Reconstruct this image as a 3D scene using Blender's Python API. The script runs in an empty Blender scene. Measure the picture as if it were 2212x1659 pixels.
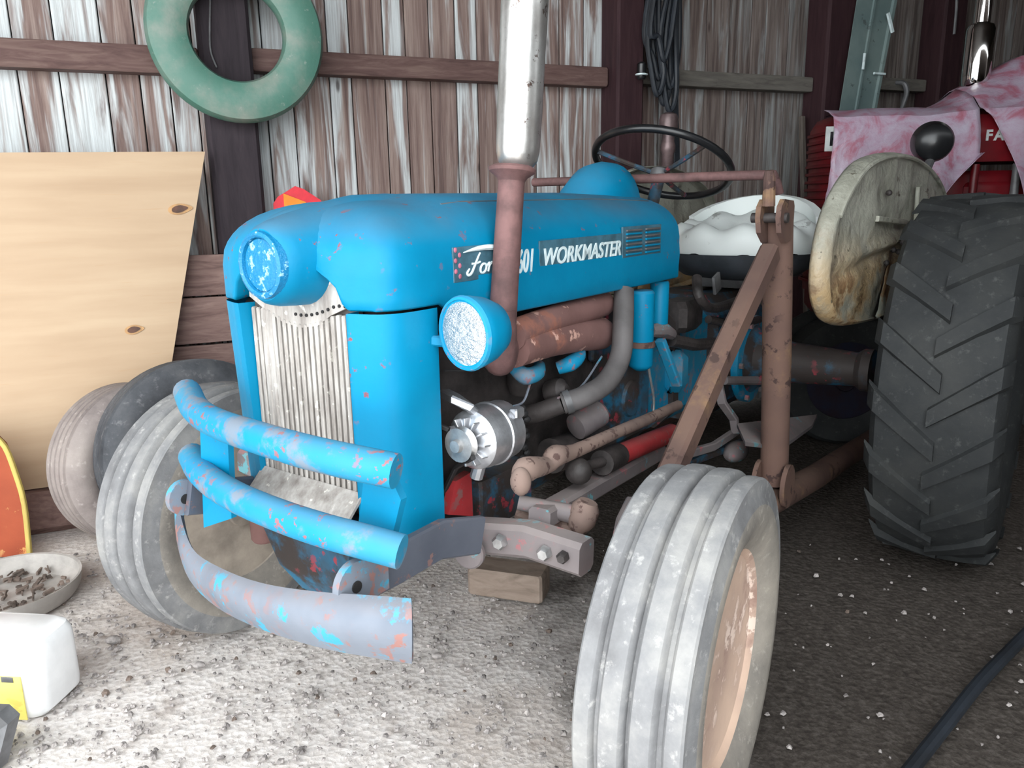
import bpy, bmesh, math, random
from mathutils import Vector, Matrix, noise as mnoise
random.seed(7)
SC = bpy.context.scene
COL = SC.collection

# ------------------------------------------------------------------ camera, sky, exposure
CAM_H, PITCH, ROLL, FPX = 1.2, math.radians(13.2), math.radians(1.0), 1700.0
_fw = Vector((0, math.cos(PITCH), -math.sin(PITCH)))
_r0 = Vector((1, 0, 0))
_u0 = _r0.cross(_fw)
_rt = _r0 * math.cos(ROLL) - _u0 * math.sin(ROLL)
_up = _u0 * math.cos(ROLL) + _r0 * math.sin(ROLL)
CAMLOC = Vector((0, 0, CAM_H))
cd = bpy.data.cameras.new('camera')
cam = bpy.data.objects.new('camera', cd)
COL.objects.link(cam)
M = Matrix((( _rt.x, _up.x, -_fw.x), (_rt.y, _up.y, -_fw.y), (_rt.z, _up.z, -_fw.z))).to_4x4()
M.translation = CAMLOC
cam.matrix_world = M
cd.sensor_width = 36.0
cd.lens = 36.0 * FPX / 2212.0
cd.clip_start = 0.02
SC.camera = cam

w = bpy.data.worlds.new('overcast_sky')
SC.world = w
w.use_nodes = True
bg = w.node_tree.nodes['Background']
bg.inputs[0].default_value = (0.93, 0.975, 1.0, 1)
bg.inputs[1].default_value = 3.6
SC.view_settings.view_transform = 'Standard'
SC.view_settings.look = 'None'
SC.view_settings.gamma = 1.0
SC.view_settings.use_curve_mapping = False
SC.view_settings.exposure = 0.75

# ------------------------------------------------------------------ frames of reference
TH = math.radians(36)
OT = Vector((-0.228, 1.732, 0))                      # ground below the middle of the front axle
EX = Vector((math.sin(TH), math.cos(TH), 0))          # towards the tractor's rear
EY = Vector((math.cos(TH), -math.sin(TH), 0))         # towards the tractor's own left side
WA = math.radians(67)
WU = Vector((math.sin(WA), math.cos(WA), 0))          # along the back wall
WN = Vector((math.cos(WA), -math.sin(WA), 0))         # out of the back wall
WD = 3.65
W0 = -WN * WD

def ray(x, y):
    return _fw + _rt * ((x - 1106) / FPX) - _up * ((y - 829.5) / FPX)
def hit(x, y, n, p0):
    d = ray(x, y)
    return CAMLOC + d * ((p0 - CAMLOC).dot(n) / d.dot(n))
def tw(a, b, z): return OT + EX * a + EY * b + Vector((0, 0, z))
def tl(p):
    d = p - OT
    return Vector((d.dot(EX), d.dot(EY), d.z))
def Aq(x, y, a): return tl(hit(x, y, EX, tw(a, 0, 0)))      # measured on a cross plane of the tractor
def Bq(x, y, b): return tl(hit(x, y, EY, tw(0, b, 0)))      # measured on a lengthwise plane of the tractor
def Gq(x, y, z=0.0): return hit(x, y, Vector((0, 0, 1)), Vector((0, 0, z)))
def Wq(x, y, off=0.0):
    p = hit(x, y, WN, W0 + WN * off)
    return Vector(((p - W0).dot(WU), off, p.z))            # (along wall, out of wall, height)
def wp(u, off, z): return W0 + WU * u + WN * off + Vector((0, 0, z))
V = Vector

# ------------------------------------------------------------------ mesh building
def catmull(pts, n=6):
    pts = [V(p) for p in pts]
    if len(pts) < 3: return pts
    P = [pts[0] * 2 - pts[1]] + pts + [pts[-1] * 2 - pts[-2]]
    out = []
    for i in range(1, len(P) - 2):
        for k in range(n):
            t = k / n
            a, b, c, d = P[i - 1], P[i], P[i + 1], P[i + 2]
            out.append(0.5 * ((2 * b) + (c - a) * t + (2 * a - 5 * b + 4 * c - d) * t * t + (3 * b - a - 3 * c + d) * t ** 3))
    out.append(pts[-1])
    return out

class MB:
    def __init__(s): s.v = []; s.f = []
    def add(s, vs, fs):
        o = len(s.v)
        s.v += [V(p) for p in vs]
        s.f += [tuple(i + o for i in f) for f in fs]
        return s
    def loft(s, rings, closed=True, caps=True):
        n = len(rings[0]); vs = [p for r in rings for p in r]; fs = []
        for i in range(len(rings) - 1):
            for j in range(n if closed else n - 1):
                k = (j + 1) % n
                fs.append((i * n + j, i * n + k, (i + 1) * n + k, (i + 1) * n + j))
        if caps and closed:
            fs.append(tuple(range(n - 1, -1, -1))); m = (len(rings) - 1) * n
            fs.append(tuple(range(m, m + n)))
        return s.add(vs, fs)
    def tube(s, path, r, n=12, sm=0, caps=True):
        path = catmull(path, sm) if sm else [V(p) for p in path]
        m = len(path)
        def rad(i):
            if isinstance(r, (int, float)): return r
            t = i / (m - 1) * (len(r) - 1); k = min(int(t), len(r) - 2)
            return r[k] + (r[k + 1] - r[k]) * (t - k)
        t0 = (path[1] - path[0]).normalized()
        nx = t0.orthogonal().normalized()
        rings = []
        for i, p in enumerate(path):
            t = (path[min(i + 1, m - 1)] - path[max(i - 1, 0)]).normalized()
            nx = (nx - t * nx.dot(t)).normalized(); ny = t.cross(nx)
            rings.append([p + (nx * math.cos(q) + ny * math.sin(q)) * rad(i) for q in [2 * math.pi * j / n for j in range(n)]])
        return s.loft(rings, True, caps)
    def bar(s, path, wx, wy, upv=(0, 0, 1), sm=0):
        """rectangular bar along a path; wx sideways, wy along upv"""
        path = catmull(path, sm) if sm else [V(p) for p in path]
        m = len(path); rings = []; upv = V(upv)
        for i, p in enumerate(path):
            t = (path[min(i + 1, m - 1)] - path[max(i - 1, 0)]).normalized()
            sx = t.cross(upv).normalized(); sy = sx.cross(t).normalized()
            c = min(wx, wy) * 0.18
            q = [(-wx/2+c, -wy/2), (wx/2-c, -wy/2), (wx/2, -wy/2+c), (wx/2, wy/2-c), (wx/2-c, wy/2), (-wx/2+c, wy/2), (-wx/2, wy/2-c), (-wx/2, -wy/2+c)]
            rings.append([p + sx * a + sy * b for a, b in q])
        return s.loft(rings)
    def lathe(s, prof, c, axis, n=32, arc=None):
        """prof: (radius, height along axis)"""
        ax = V(axis).normalized(); nx = ax.orthogonal().normalized(); ny = ax.cross(nx); c = V(c)
        rings = []
        for r, h in prof:
            r = max(r, 1e-4)
            rings.append([c + ax * h + (nx * math.cos(2*math.pi*j/n) + ny * math.sin(2*math.pi*j/n)) * r for j in range(n)])
        return s.loft(rings, True, True)
    def ringlathe(s, prof, c, axis, n=48):
        """closed profile turned about the axis (a torus-like solid)"""
        ax = V(axis).normalized(); nx = ax.orthogonal().normalized(); ny = ax.cross(nx); c = V(c); m = len(prof)
        vs = []; fs = []
        for j in range(n):
            d = nx * math.cos(2*math.pi*j/n) + ny * math.sin(2*math.pi*j/n)
            vs += [c + ax * h + d * r for r, h in prof]
        for j in range(n):
            k = (j + 1) % n
            for i in range(m):
                i2 = (i + 1) % m
                fs.append((j*m+i, k*m+i, k*m+i2, j*m+i2))
        return s.add(vs, fs)
    def box(s, c, size, ax=None, bev=0.15):
        """chamfered box; ax = three axis vectors"""
        c = V(c); X, Y, Z = [V(a).normalized() for a in (ax or ((1,0,0),(0,1,0),(0,0,1)))]
        hx, hy, hz = [q / 2 for q in size]; b = min(size) * bev
        def ring(z, ins):
            x, y = hx - ins, hy - ins; k = b
            q = [(-x+k, -y), (x-k, -y), (x, -y+k), (x, y-k), (x-k, y), (-x+k, y), (-x, y-k), (-x, -y+k)]
            return [c + X * p + Y * r + Z * z for p, r in q]
        return s.loft([ring(-hz, b*.7), ring(-hz+b, 0), ring(hz-b, 0), ring(hz, b*.7)])
    def plate(s, poly, off):
        """flat polygon given thickness along a vector"""
        n = len(poly); off = V(off)
        return s.loft([[V(p) for p in poly], [V(p) + off for p in poly]])
    def sphere(s, c, r, n=16, m=10, sq=(1,1,1)):
        c = V(c); rings = []
        for i in range(m + 1):
            t = math.pi * i / m
            rr = max(math.sin(t), 1e-3)
            rings.append([c + V((math.cos(2*math.pi*j/n)*rr*r*sq[0], math.sin(2*math.pi*j/n)*rr*r*sq[1], math.cos(t)*r*sq[2])) for j in range(n)])
        return s.loft(rings)
    def grid(s, P, thick=None):
        nu, nv = len(P), len(P[0])
        vs = [p for row in P for p in row]
        fs = [(i*nv+j, i*nv+j+1, (i+1)*nv+j+1, (i+1)*nv+j) for i in range(nu-1) for j in range(nv-1)]
        if thick is None: return s.add(vs, fs)
        t = V(thick) if not isinstance(thick, (int, float)) else None
        if t is None:
            nr = []
            for i in range(nu):
                for j in range(nv):
                    du = V(P[min(i+1,nu-1)][j]) - V(P[max(i-1,0)][j]); dv = V(P[i][min(j+1,nv-1)]) - V(P[i][max(j-1,0)])
                    nn = du.cross(dv); nr.append((nn.normalized() if nn.length > 1e-9 else V((0,0,1))) * thick)
            vs2 = [V(p) + q for p, q in zip(vs, nr)]
        else: vs2 = [V(p) + t for p in vs]
        N = len(vs)
        fs2 = [tuple(reversed([i + N for i in f])) for f in fs]
        rim = [i*nv for i in range(nu)] + [(nu-1)*nv + j for j in range(1, nv)] + [i*nv + nv-1 for i in range(nu-2, -1, -1)] + [j for j in range(nv-2, 0, -1)]
        fr = [(rim[i], rim[(i+1) % len(rim)], rim[(i+1) % len(rim)] + N, rim[i] + N) for i in range(len(rim))]
        return s.add(vs + vs2, fs + fs2 + fr)
    def mesh(s, name, flip=False, smooth=35):
        me = bpy.data.meshes.new(name)
        me.from_pydata([(p.x, -p.y, p.z) if flip else tuple(p) for p in s.v], [], s.f)
        bm = bmesh.new(); bm.from_mesh(me)
        bmesh.ops.recalc_face_normals(bm, faces=bm.faces)
        bm.to_mesh(me); bm.free()
        if smooth:
            me.polygons.foreach_set('use_smooth', [True] * len(me.polygons))
            try: me.set_sharp_from_angle(angle=math.radians(smooth))
            except Exception: pass
        me.update()
        return me

def obj(name, mb, m, parent=None, flip=False, smooth=35, label=None, loc=None):
    me = mb.mesh(name, flip, smooth) if isinstance(mb, MB) else mb
    o = bpy.data.objects.new(name, me); COL.objects.link(o)
    if m is not None and not len(me.materials): me.materials.append(m)
    if parent is not None: o.parent = parent
    if loc is not None: o.location = loc
    if label: o['label'] = label
    return o
def tag(o, label, cat, group=None, kind=None):
    o['label'] = label; o['category'] = cat
    if group: o['group'] = group
    if kind: o['kind'] = kind
    return o
def empty(name, loc=(0,0,0), rz=0.0, parent=None):
    o = bpy.data.objects.new(name, None); COL.objects.link(o)
    o.empty_display_size = 0.05
    o.location = loc; o.rotation_euler = (0, 0, rz)
    if parent is not None: o.parent = parent
    return o
def center(mb):
    """moves a builder to its own base point, returns that point"""
    lo = V((min(p.x for p in mb.v), min(p.y for p in mb.v), min(p.z for p in mb.v)))
    hi = V((max(p.x for p in mb.v), max(p.y for p in mb.v), max(p.z for p in mb.v)))
    c = V(((lo.x+hi.x)/2, (lo.y+hi.y)/2, lo.z))
    mb.v = [p - c for p in mb.v]
    return c
def single(name, mb, m, label, cat, group=None, smooth=35, kind=None):
    c = center(mb)
    return tag(obj(name, mb, m, smooth=smooth, loc=c), label, cat, group, kind)

# ------------------------------------------------------------------ materials
def lin(r, g, b):
    f = lambda c: (c/255/12.92) if c/255 <= .04045 else ((c/255+.055)/1.055)**2.4
    return (f(r), f(g), f(b), 1)
class NT:
    def __init__(s, name):
        s.m = bpy.data.materials.new(name); s.m.use_nodes = True
        s.t = s.m.node_tree; s.b = s.t.nodes['Principled BSDF']
        s.tc = s.t.nodes.new('ShaderNodeTexCoord'); s.oi = None
    def n(s, typ, **kw):
        q = s.t.nodes.new(typ)
        for k, v in kw.items():
            if k.startswith('i_'):
                key = k[2:]; key = int(key) if key.isdigit() else key
                s.put(q.inputs[key], v)
            else: setattr(q, k, v)
        return q
    def put(s, sock, v):
        if hasattr(v, 'is_output') or hasattr(v, 'links') and hasattr(v, 'node'): s.t.links.new(v, sock)
        else: sock.default_value = v
    def info(s):
        if s.oi is None: s.oi = s.t.nodes.new('ShaderNodeObjectInfo')
        return s.oi
    def vec(s, scale=(1,1,1), rnd=False):
        src = s.tc.outputs['Object']
        if rnd:
            mul = s.n('ShaderNodeVectorMath', operation='MULTIPLY'); s.t.links.new(s.info().outputs['Random'], mul.inputs[0]); mul.inputs[1].default_value = (37.0, 53.0, 91.0)
            ad = s.n('ShaderNodeVectorMath', operation='ADD'); s.t.links.new(src, ad.inputs[0]); s.t.links.new(mul.outputs[0], ad.inputs[1]); src = ad.outputs[0]
        mp = s.n('ShaderNodeMapping'); mp.inputs['Scale'].default_value = scale
        s.t.links.new(src, mp.inputs['Vector'])
        return mp.outputs[0]
    def noise(s, scale, detail=5, rough=.55, vec=None, dist=0.0):
        q = s.n('ShaderNodeTexNoise'); q.inputs['Scale'].default_value = scale; q.inputs['Detail'].default_value = detail
        q.inputs['Roughness'].default_value = rough; q.inputs['Distortion'].default_value = dist
        s.t.links.new(vec if vec is not None else s.vec(), q.inputs['Vector'])
        return q.outputs['Fac']
    def step(s, v, lo, hi):
        q = s.n('ShaderNodeMapRange', interpolation_type='SMOOTHSTEP')
        q.inputs['From Min'].default_value = lo; q.inputs['From Max'].default_value = hi
        s.t.links.new(v, q.inputs['Value']); return q.outputs[0]
    def mul(s, a, b, op='MULTIPLY'):
        q = s.n('ShaderNodeMath', operation=op); s.put(q.inputs[0], a); s.put(q.inputs[1], b); return q.outputs[0]
    def mix(s, f, a, b):
        q = s.n('ShaderNodeMix', data_type='RGBA'); s.put(q.inputs[0], f)
        s.put(q.inputs[6], a); s.put(q.inputs[7], b); return q.outputs[2]
    def ramp(s, v, stops):
        q = s.n('ShaderNodeValToRGB'); e = q.color_ramp.elements
        while len(e) < len(stops): e.new(.5)
        for i, (p, c) in enumerate(stops): e[i].position = p; e[i].color = c
        s.t.links.new(v, q.inputs[0]); return q.outputs[0]
    def nz(s):
        g = s.n('ShaderNodeNewGeometry'); x = s.n('ShaderNodeSeparateXYZ'); s.t.links.new(g.outputs['Normal'], x.inputs[0]); return x.outputs[2]
    def bump(s, v, strength=.3, dist=.01):
        q = s.n('ShaderNodeBump'); q.inputs['Strength'].default_value = strength; q.inputs['Distance'].default_value = dist
        s.t.links.new(v, q.inputs['Height']); s.t.links.new(q.outputs[0], s.b.inputs['Normal'])
    def out(s, col, rough=.6, metal=0.0, spec=None):
        s.put(s.b.inputs['Base Color'], col); s.put(s.b.inputs['Roughness'], rough); s.put(s.b.inputs['Metallic'], metal)
        if spec is not None: s.b.inputs['Specular IOR Level'].default_value = spec
        return s.m

def worn(name, base, dark, chip, chip_amt=.62, chip_scale=38, dust=0.6, rough=.45, dustc=(120,112,108), big=5, metal=0.0, patch=None, spec=.22):
    """old paint: tone drift, chips down to primer, dust settled on upward faces"""
    t = NT(name)
    n1 = t.noise(big, 4); c = t.mix(t.step(n1, .35, .7), lin(*base), lin(*dark))
    if patch:
        pc, lo, hi, ps = patch
        c = t.mix(t.step(t.noise(ps, 6, .65), lo, hi), c, lin(*pc))
    ch = t.mul(t.step(t.noise(chip_scale, 6, .6), chip_amt, chip_amt + .05), t.step(t.noise(6, 3), .42, .6))
    c = t.mix(ch, c, lin(*chip))
    if dust > 0:
        d = t.mul(t.step(t.nz(), .35, .98), t.mul(t.step(t.noise(3.5, 5), .2, .8), dust))
        c = t.mix(d, c, lin(*dustc))
        r = t.mul(d, .35, 'MULTIPLY_ADD') if False else t.mul(t.mul(d, .4), rough, 'ADD')
    else: r = rough
    t.bump(t.noise(60, 4), .12, .004)
    return t.out(c, r, metal, spec)

def plain(name, c, rough=.6, metal=0.0, var=.18, scale=12, bump=.1, c2=None):
    t = NT(name)
    d = c2 or tuple(int(q * (1 - var * 2)) for q in c)
    col = t.mix(t.step(t.noise(scale, 6, .6), .3, .7), lin(*c), lin(*d))
    if bump: t.bump(t.noise(scale * 5, 4), bump, .005)
    return t.out(col, rough, metal)

M_BLUE = worn('blue_paint', (0,126,166), (0,116,155), (128,72,74), .63, 34, .6, .45, dustc=(96,100,106))
M_BLUEW = worn('worn_blue_paint', (14,130,170), (52,130,160), (140,96,100), .565, 60, .25, .55, (132,124,126), patch=((112,126,140), .52, .64, 11))
M_BLUEG = worn('grey_blue_paint', (118,124,134), (94,102,114), (144,106,100), .54, 34, .4, .65, (138,126,122), patch=((62,148,176), .55, .62, 16))
M_ARM = worn('dark_grey_arm_paint', (86,90,100), (72,76,86), (116,92,90), .6, 40, .3, .5, (120,114,112))
M_GREASE = worn('greasy_blue_paint', (38,100,130), (62,64,68), (150,60,70), .58, 30, .6, .55, (104,96,92), big=7, patch=((58,52,50), .42, .56, 8))
M_IRON = plain('oily_cast_iron', (70,64,63), .6, .1, .25, 14, .3)
M_DARK = plain('black_grime', (34,32,32), .7, 0, .2, 10)
M_STACK = plain('brown_rusted_pipe', (118,86,84), .75, .1, .14, 18, .2)
M_MANI = worn('rusty_manifold', (128,96,92), (106,78,74), (196,156,142), .58, 24, 0, .8, big=6, patch=((146,98,84), .55, .66, 7))
M_LOADER = worn('rusty_loader_steel', (112,88,78), (94,74,69), (72,56,53), .57, 22, .2, .8, (126,110,97), big=4, patch=((136,108,82), .55, .66, 3))
M_RUSTROD = worn('scaly_rust', (132,112,103), (104,88,83), (80,62,58), .55, 40, .2, .85, (146,130,120))
M_AXLE = worn('dirty_grey_axle', (124,116,116), (96,90,92), (165,96,100), .57, 30, .5, .6, (150,138,132), patch=((98,150,158), .6, .64, 14))
M_ALU = plain('cast_aluminium', (206,208,212), .36, .85, .08, 20, .15)
M_BELT = plain('rubber_belt', (42,40,41), .7)
M_HOSE = plain('dusty_rubber_hose', (96,92,92), .65, 0, .12, 8)
M_RED = worn('faded_red_paint', (168,52,56), (126,44,46), (112,96,94), .55, 30, .4, .5, (130,110,104))
M_WHITE = plain('white_lettering', (222,238,240), .45, 0, .05, 40, 0)
M_DECAL = plain('decal_backing', (70,112,130), .5, 0, .12, 30, 0)
M_PINK = plain('flaked_red_print', (206,120,142), .5, 0, .1, 60, 0)
M_BLACK = plain('black_plastic', (30,31,33), .3, 0, .15, 10, .05)
M_GREY = plain('dull_grey_metal', (120,120,122), .5, .3, .15, 10)
M_NUT = plain('bright_bolt_steel', (190,190,190), .35, .7, .1, 30)

def mk_grille():
    t = NT('dusty_grey_grille')
    c = t.ramp(t.noise(3, 6, .65, t.vec((14,14,3))), [(.25, lin(120,112,106)), (.5, lin(164,158,152)), (.75, lin(196,192,187))])
    c = t.mix(t.mul(t.step(t.noise(40, 4), .62, .68), .8), c, lin(222,218,208))
    return t.out(c, .6, .15)
M_GRILLE = mk_grille()
M_GRILLEB = plain('grille_backing_mesh', (92,86,82), .8, 0, .2, 20)  # darker grey of the backing behind the slats

def mk_muffler():
    t = NT('galvanised_muffler_steel')
    n = t.noise(9, 6, .65, t.vec((1,1,.6)))
    c = t.mix(t.step(n, .35, .7), lin(206,206,204), lin(158,154,150))
    sp = t.mul(t.step(t.noise(46, 5, .7), .6, .66), t.step(t.noise(5, 3), .45, .6))
    c = t.mix(sp, c, lin(92,76,70))
    t.bump(t.noise(24, 4), .12, .01)
    return t.out(c, t.mul(t.mul(n, .25), .2, 'ADD'), .8)
M_MUFF = mk_muffler()

def mk_rubber(name, c1, c2, c3):
    t = NT(name)
    n = t.noise(5, 6, .65); m = t.noise(34, 5, .7)
    c = t.ramp(n, [(.28, lin(*c3)), (.48, lin(*c1)), (.72, lin(*c2))])
    c = t.mix(t.mul(t.step(m, .55, .72), .55), c, lin(*[min(255, q + 26) for q in c2]))
    t.bump(m, .25, .006)
    return t.out(c, .78, 0, .3)
M_TIREF = mk_rubber('weathered_grey_rubber', (122,122,123), (158,156,152), (90,89,90))
M_SIDEW = mk_rubber('dusty_tan_sidewall', (138,132,124), (164,156,145), (108,104,100))
M_TIRER = mk_rubber('dusty_dark_rubber', (42,44,45), (54,55,54), (34,35,36))
M_TIREB = mk_rubber('black_car_rubber', (72,74,78), (98,98,100), (46,47,50))
M_TIREO = mk_rubber('brown_grey_old_rubber', (140,130,126), (160,150,144), (108,98,96))
M_TIREG = None
def mk_green():
    t = NT('green_painted_rubber')
    n = t.noise(4, 6, .6)
    c = t.mix(t.step(n, .4, .66), lin(72,116,102), lin(124,132,122))
    c = t.mix(t.mul(t.step(t.noise(30, 5, .7), .62, .7), .5), c, lin(150,156,148))
    t.bump(t.noise(40, 4), .2, .005)
    return t.out(c, .5)
M_TIREG = mk_green()
M_RIM = worn('tan_rim', (206,178,158), (176,150,136), (226,204,190), .55, 20, 0, .6, big=5, patch=((160,132,120), .56, .68, 6))
M_TAN = plain('dusty_tan_rim', (176,164,150), .75, 0, .15, 7, .15)

def mk_lens():
    t = NT('ribbed_headlamp_glass')
    v = t.noise(30, 5, .7, t.vec((1,1,2.4)))
    t.bump(v, .9, .02)
    return t.out(lin(226,228,228), .16, .75)
M_LENS = mk_lens()
def mk_chrome():
    t = NT('bright_chrome')
    return t.out(lin(226,224,222), .07, 1.0)
M_CHROME = mk_chrome()

def mk_plank():
    t = NT('weathered_whitewash_board')
    oi = t.info()
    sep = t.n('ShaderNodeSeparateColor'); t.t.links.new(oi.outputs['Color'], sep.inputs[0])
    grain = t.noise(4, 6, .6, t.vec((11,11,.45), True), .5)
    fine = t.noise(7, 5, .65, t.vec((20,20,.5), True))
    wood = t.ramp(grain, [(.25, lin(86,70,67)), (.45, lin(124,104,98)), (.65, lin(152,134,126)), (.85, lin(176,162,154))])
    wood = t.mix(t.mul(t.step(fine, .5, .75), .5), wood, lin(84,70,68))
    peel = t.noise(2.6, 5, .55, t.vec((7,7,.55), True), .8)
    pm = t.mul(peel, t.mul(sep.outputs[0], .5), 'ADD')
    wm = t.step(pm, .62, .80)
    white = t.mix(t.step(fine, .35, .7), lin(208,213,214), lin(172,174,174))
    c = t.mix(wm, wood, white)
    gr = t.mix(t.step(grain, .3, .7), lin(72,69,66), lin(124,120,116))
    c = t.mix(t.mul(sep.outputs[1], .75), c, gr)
    kn = t.n('ShaderNodeTexVoronoi'); kn.inputs['Scale'].default_value = 2.2; t.t.links.new(t.vec((3.2,3.2,1.1), True), kn.inputs['Vector'])
    k = t.step(kn.outputs['Distance'], .10, .04)
    c = t.mix(t.mul(k, .8), c, lin(66,54,52))
    t.bump(fine, .35, .006)
    return t.out(c, .8, 0, .25)
M_PLANK = mk_plank()
def mk_wood(name, c1, c2, c3, vs=(2,14,14), rough=.75):
    t = NT(name)
    g = t.noise(3, 7, .62, t.vec(vs, True), .8)
    c = t.ramp(g, [(.25, lin(*c1)), (.5, lin(*c2)), (.78, lin(*c3))])
    t.bump(g, .25, .006)
    return t.out(c, rough, 0, .25)
M_GIRT = mk_wood('brown_girt_wood', (74,56,54), (98,76,72), (122,102,94))
M_GIRTG = mk_wood('grey_girt_wood', (84,80,76), (108,104,98), (124,119,112))
M_POST = mk_wood('dark_creosote_post', (36,30,34), (48,41,46), (60,52,56), (10,10,1.2))
M_POSTR = mk_wood('dark_red_post', (40,24,28), (54,34,38), (66,46,48), (10,10,1.2))
M_SKIRT = mk_wood('brown_lower_boards', (88,68,64), (122,98,92), (146,122,114))
M_LEAN = mk_wood('grey_leaning_stick', (72,64,60), (98,90,84), (120,112,104), (10,10,1.2))
M_BLOCK = mk_wood('dirty_tan_block', (110,96,86), (140,124,112), (158,142,130), (3,9,9))

def mk_pine():
    t = NT('pale_pine_panel')
    v = t.vec((1.0,1,9))
    g = t.noise(1.6, 5, .5, v, .2)
    c = t.ramp(g, [(.2, lin(168,140,110)), (.5, lin(178,151,121)), (.8, lin(187,162,132))])
    f = t.noise(3, 6, .6, t.vec((2,1,60)))
    c = t.mix(t.mul(t.step(f, .62, .75), .35), c, lin(176,136,92))
    # flat grain lines running the length of the sheet
    ln = t.noise(1.0, 2, .5, t.vec((.6,1,16)), .3)
    c = t.mix(t.mul(t.step(t.mul(t.mul(ln, .5, 'SUBTRACT'), 0, 'ADD'), .0, .004), 0.0), c, lin(150,112,76))
    return t.out(c, .55)
M_PINE = mk_pine()
M_KNOT = plain('dark_knot', (92,54,34), .6, 0, .2, 30)
M_KNOTR = plain('amber_knot_ring', (190,146,96), .6, 0, .1, 30)

def mk_floor():
    t = NT('gravelly_dirt_floor')
    a = t.noise(5, 7, .65); b = t.noise(55, 6, .75); d = t.noise(1.1, 4)
    c = t.ramp(b, [(.22, lin(172,162,155)), (.42, lin(210,202,196)), (.62, lin(228,222,218)), (.8, lin(240,237,234))])
    c = t.mix(t.mul(t.step(a, .56, .72), .55), c, lin(128,112,102))
    c = t.mix(t.mul(t.step(d, .5, .62), .35), c, lin(150,126,104))
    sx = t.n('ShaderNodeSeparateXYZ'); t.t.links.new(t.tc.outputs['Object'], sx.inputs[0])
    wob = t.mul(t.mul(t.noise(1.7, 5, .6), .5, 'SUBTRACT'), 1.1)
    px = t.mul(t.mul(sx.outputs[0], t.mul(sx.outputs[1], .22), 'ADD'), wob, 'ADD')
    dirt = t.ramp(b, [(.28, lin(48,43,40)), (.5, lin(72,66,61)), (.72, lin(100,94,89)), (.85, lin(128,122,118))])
    c = t.mix(t.step(px, .38, .8), c, dirt)  # darker dirt rightward, its tone also painting in the light's falloff there
    vo = t.n('ShaderNodeTexVoronoi'); vo.inputs['Scale'].default_value = 60; t.t.links.new(t.vec(), vo.inputs['Vector'])
    t.bump(t.mul(b, vo.outputs['Distance'], 'ADD'), .45, .010)
    return t.out(c, .9, 0, .2)
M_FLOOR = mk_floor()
M_STONE = plain('pale_gravel_stone', (186,178,174), .85, 0, .22, 30, .2)
M_CLOD = plain('brown_dirt_clod', (128,112,102), .95, 0, .2, 20, .3)
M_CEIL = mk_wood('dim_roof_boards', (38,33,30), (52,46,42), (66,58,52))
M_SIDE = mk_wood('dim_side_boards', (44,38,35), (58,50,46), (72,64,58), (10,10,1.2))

# ------------------------------------------------------------------ the setting
def quadbox(x0, x1, y0, y1, z0, z1):
    return MB().box(((x0+x1)/2, (y0+y1)/2, (z0+z1)/2), (x1-x0, y1-y0, z1-z0), bev=.02)
def fl():
    P = []
    nx, ny = 150, 130
    for i in range(nx + 1):
        x = -6 + 14 * i / nx; row = []
        for j in range(ny + 1):
            y = -6 + 14 * j / ny
            h = mnoise.noise(V((x*2.1, y*2.1, 3))) * .012 + mnoise.noise(V((x*6, y*6, 9))) * .006
            row.append(V((x, y, h - .010)))
        P.append(row)
    return MB().grid(P, V((0,0,-.12)))
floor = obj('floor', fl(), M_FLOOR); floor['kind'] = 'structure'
CE = 3.1
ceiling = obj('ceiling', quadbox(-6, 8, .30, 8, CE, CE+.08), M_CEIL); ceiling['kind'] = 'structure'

def wall_box(u0, u1, o0, o1, z0, z1):
    """box standing on the wall plane, in wall coordinates (centre, sizes)"""
    return MB().box(((u0+u1)/2, -(o0+o1)/2, (z0+z1)/2), (u1-u0, o1-o0, z1-z0), bev=.08)
wr = math.pi/2 - WA
wall = obj('wall_back', MB().box((1.5, .09, CE/2), (14, .04, CE), bev=.02), M_DARK, loc=(W0.x, W0.y, 0)); wall.rotation_euler = (0,0,wr)  # dark backing sheet behind the planks, added to block light
wall['kind'] = 'structure'
# local frame of the wall object: x along it, -y out of it
def on_wall(name, mb, m, label=None): 
    return obj(name, mb, m, wall, label=label)
u = -2.2
rw = random.Random(11)
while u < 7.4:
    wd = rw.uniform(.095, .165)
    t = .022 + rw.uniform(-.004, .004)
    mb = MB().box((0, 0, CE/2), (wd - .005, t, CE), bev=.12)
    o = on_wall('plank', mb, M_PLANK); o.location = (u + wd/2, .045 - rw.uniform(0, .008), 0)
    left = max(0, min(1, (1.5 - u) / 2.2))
    o.color = (.22 + .26*left + rw.uniform(-.2, .2), max(0, min(1, (u - 1.9)/.9)) * rw.uniform(.7, 1), 0, 1)  # whiter leftward, greyer rightward: board tone plus painted falloff of the light
    u += wd
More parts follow.
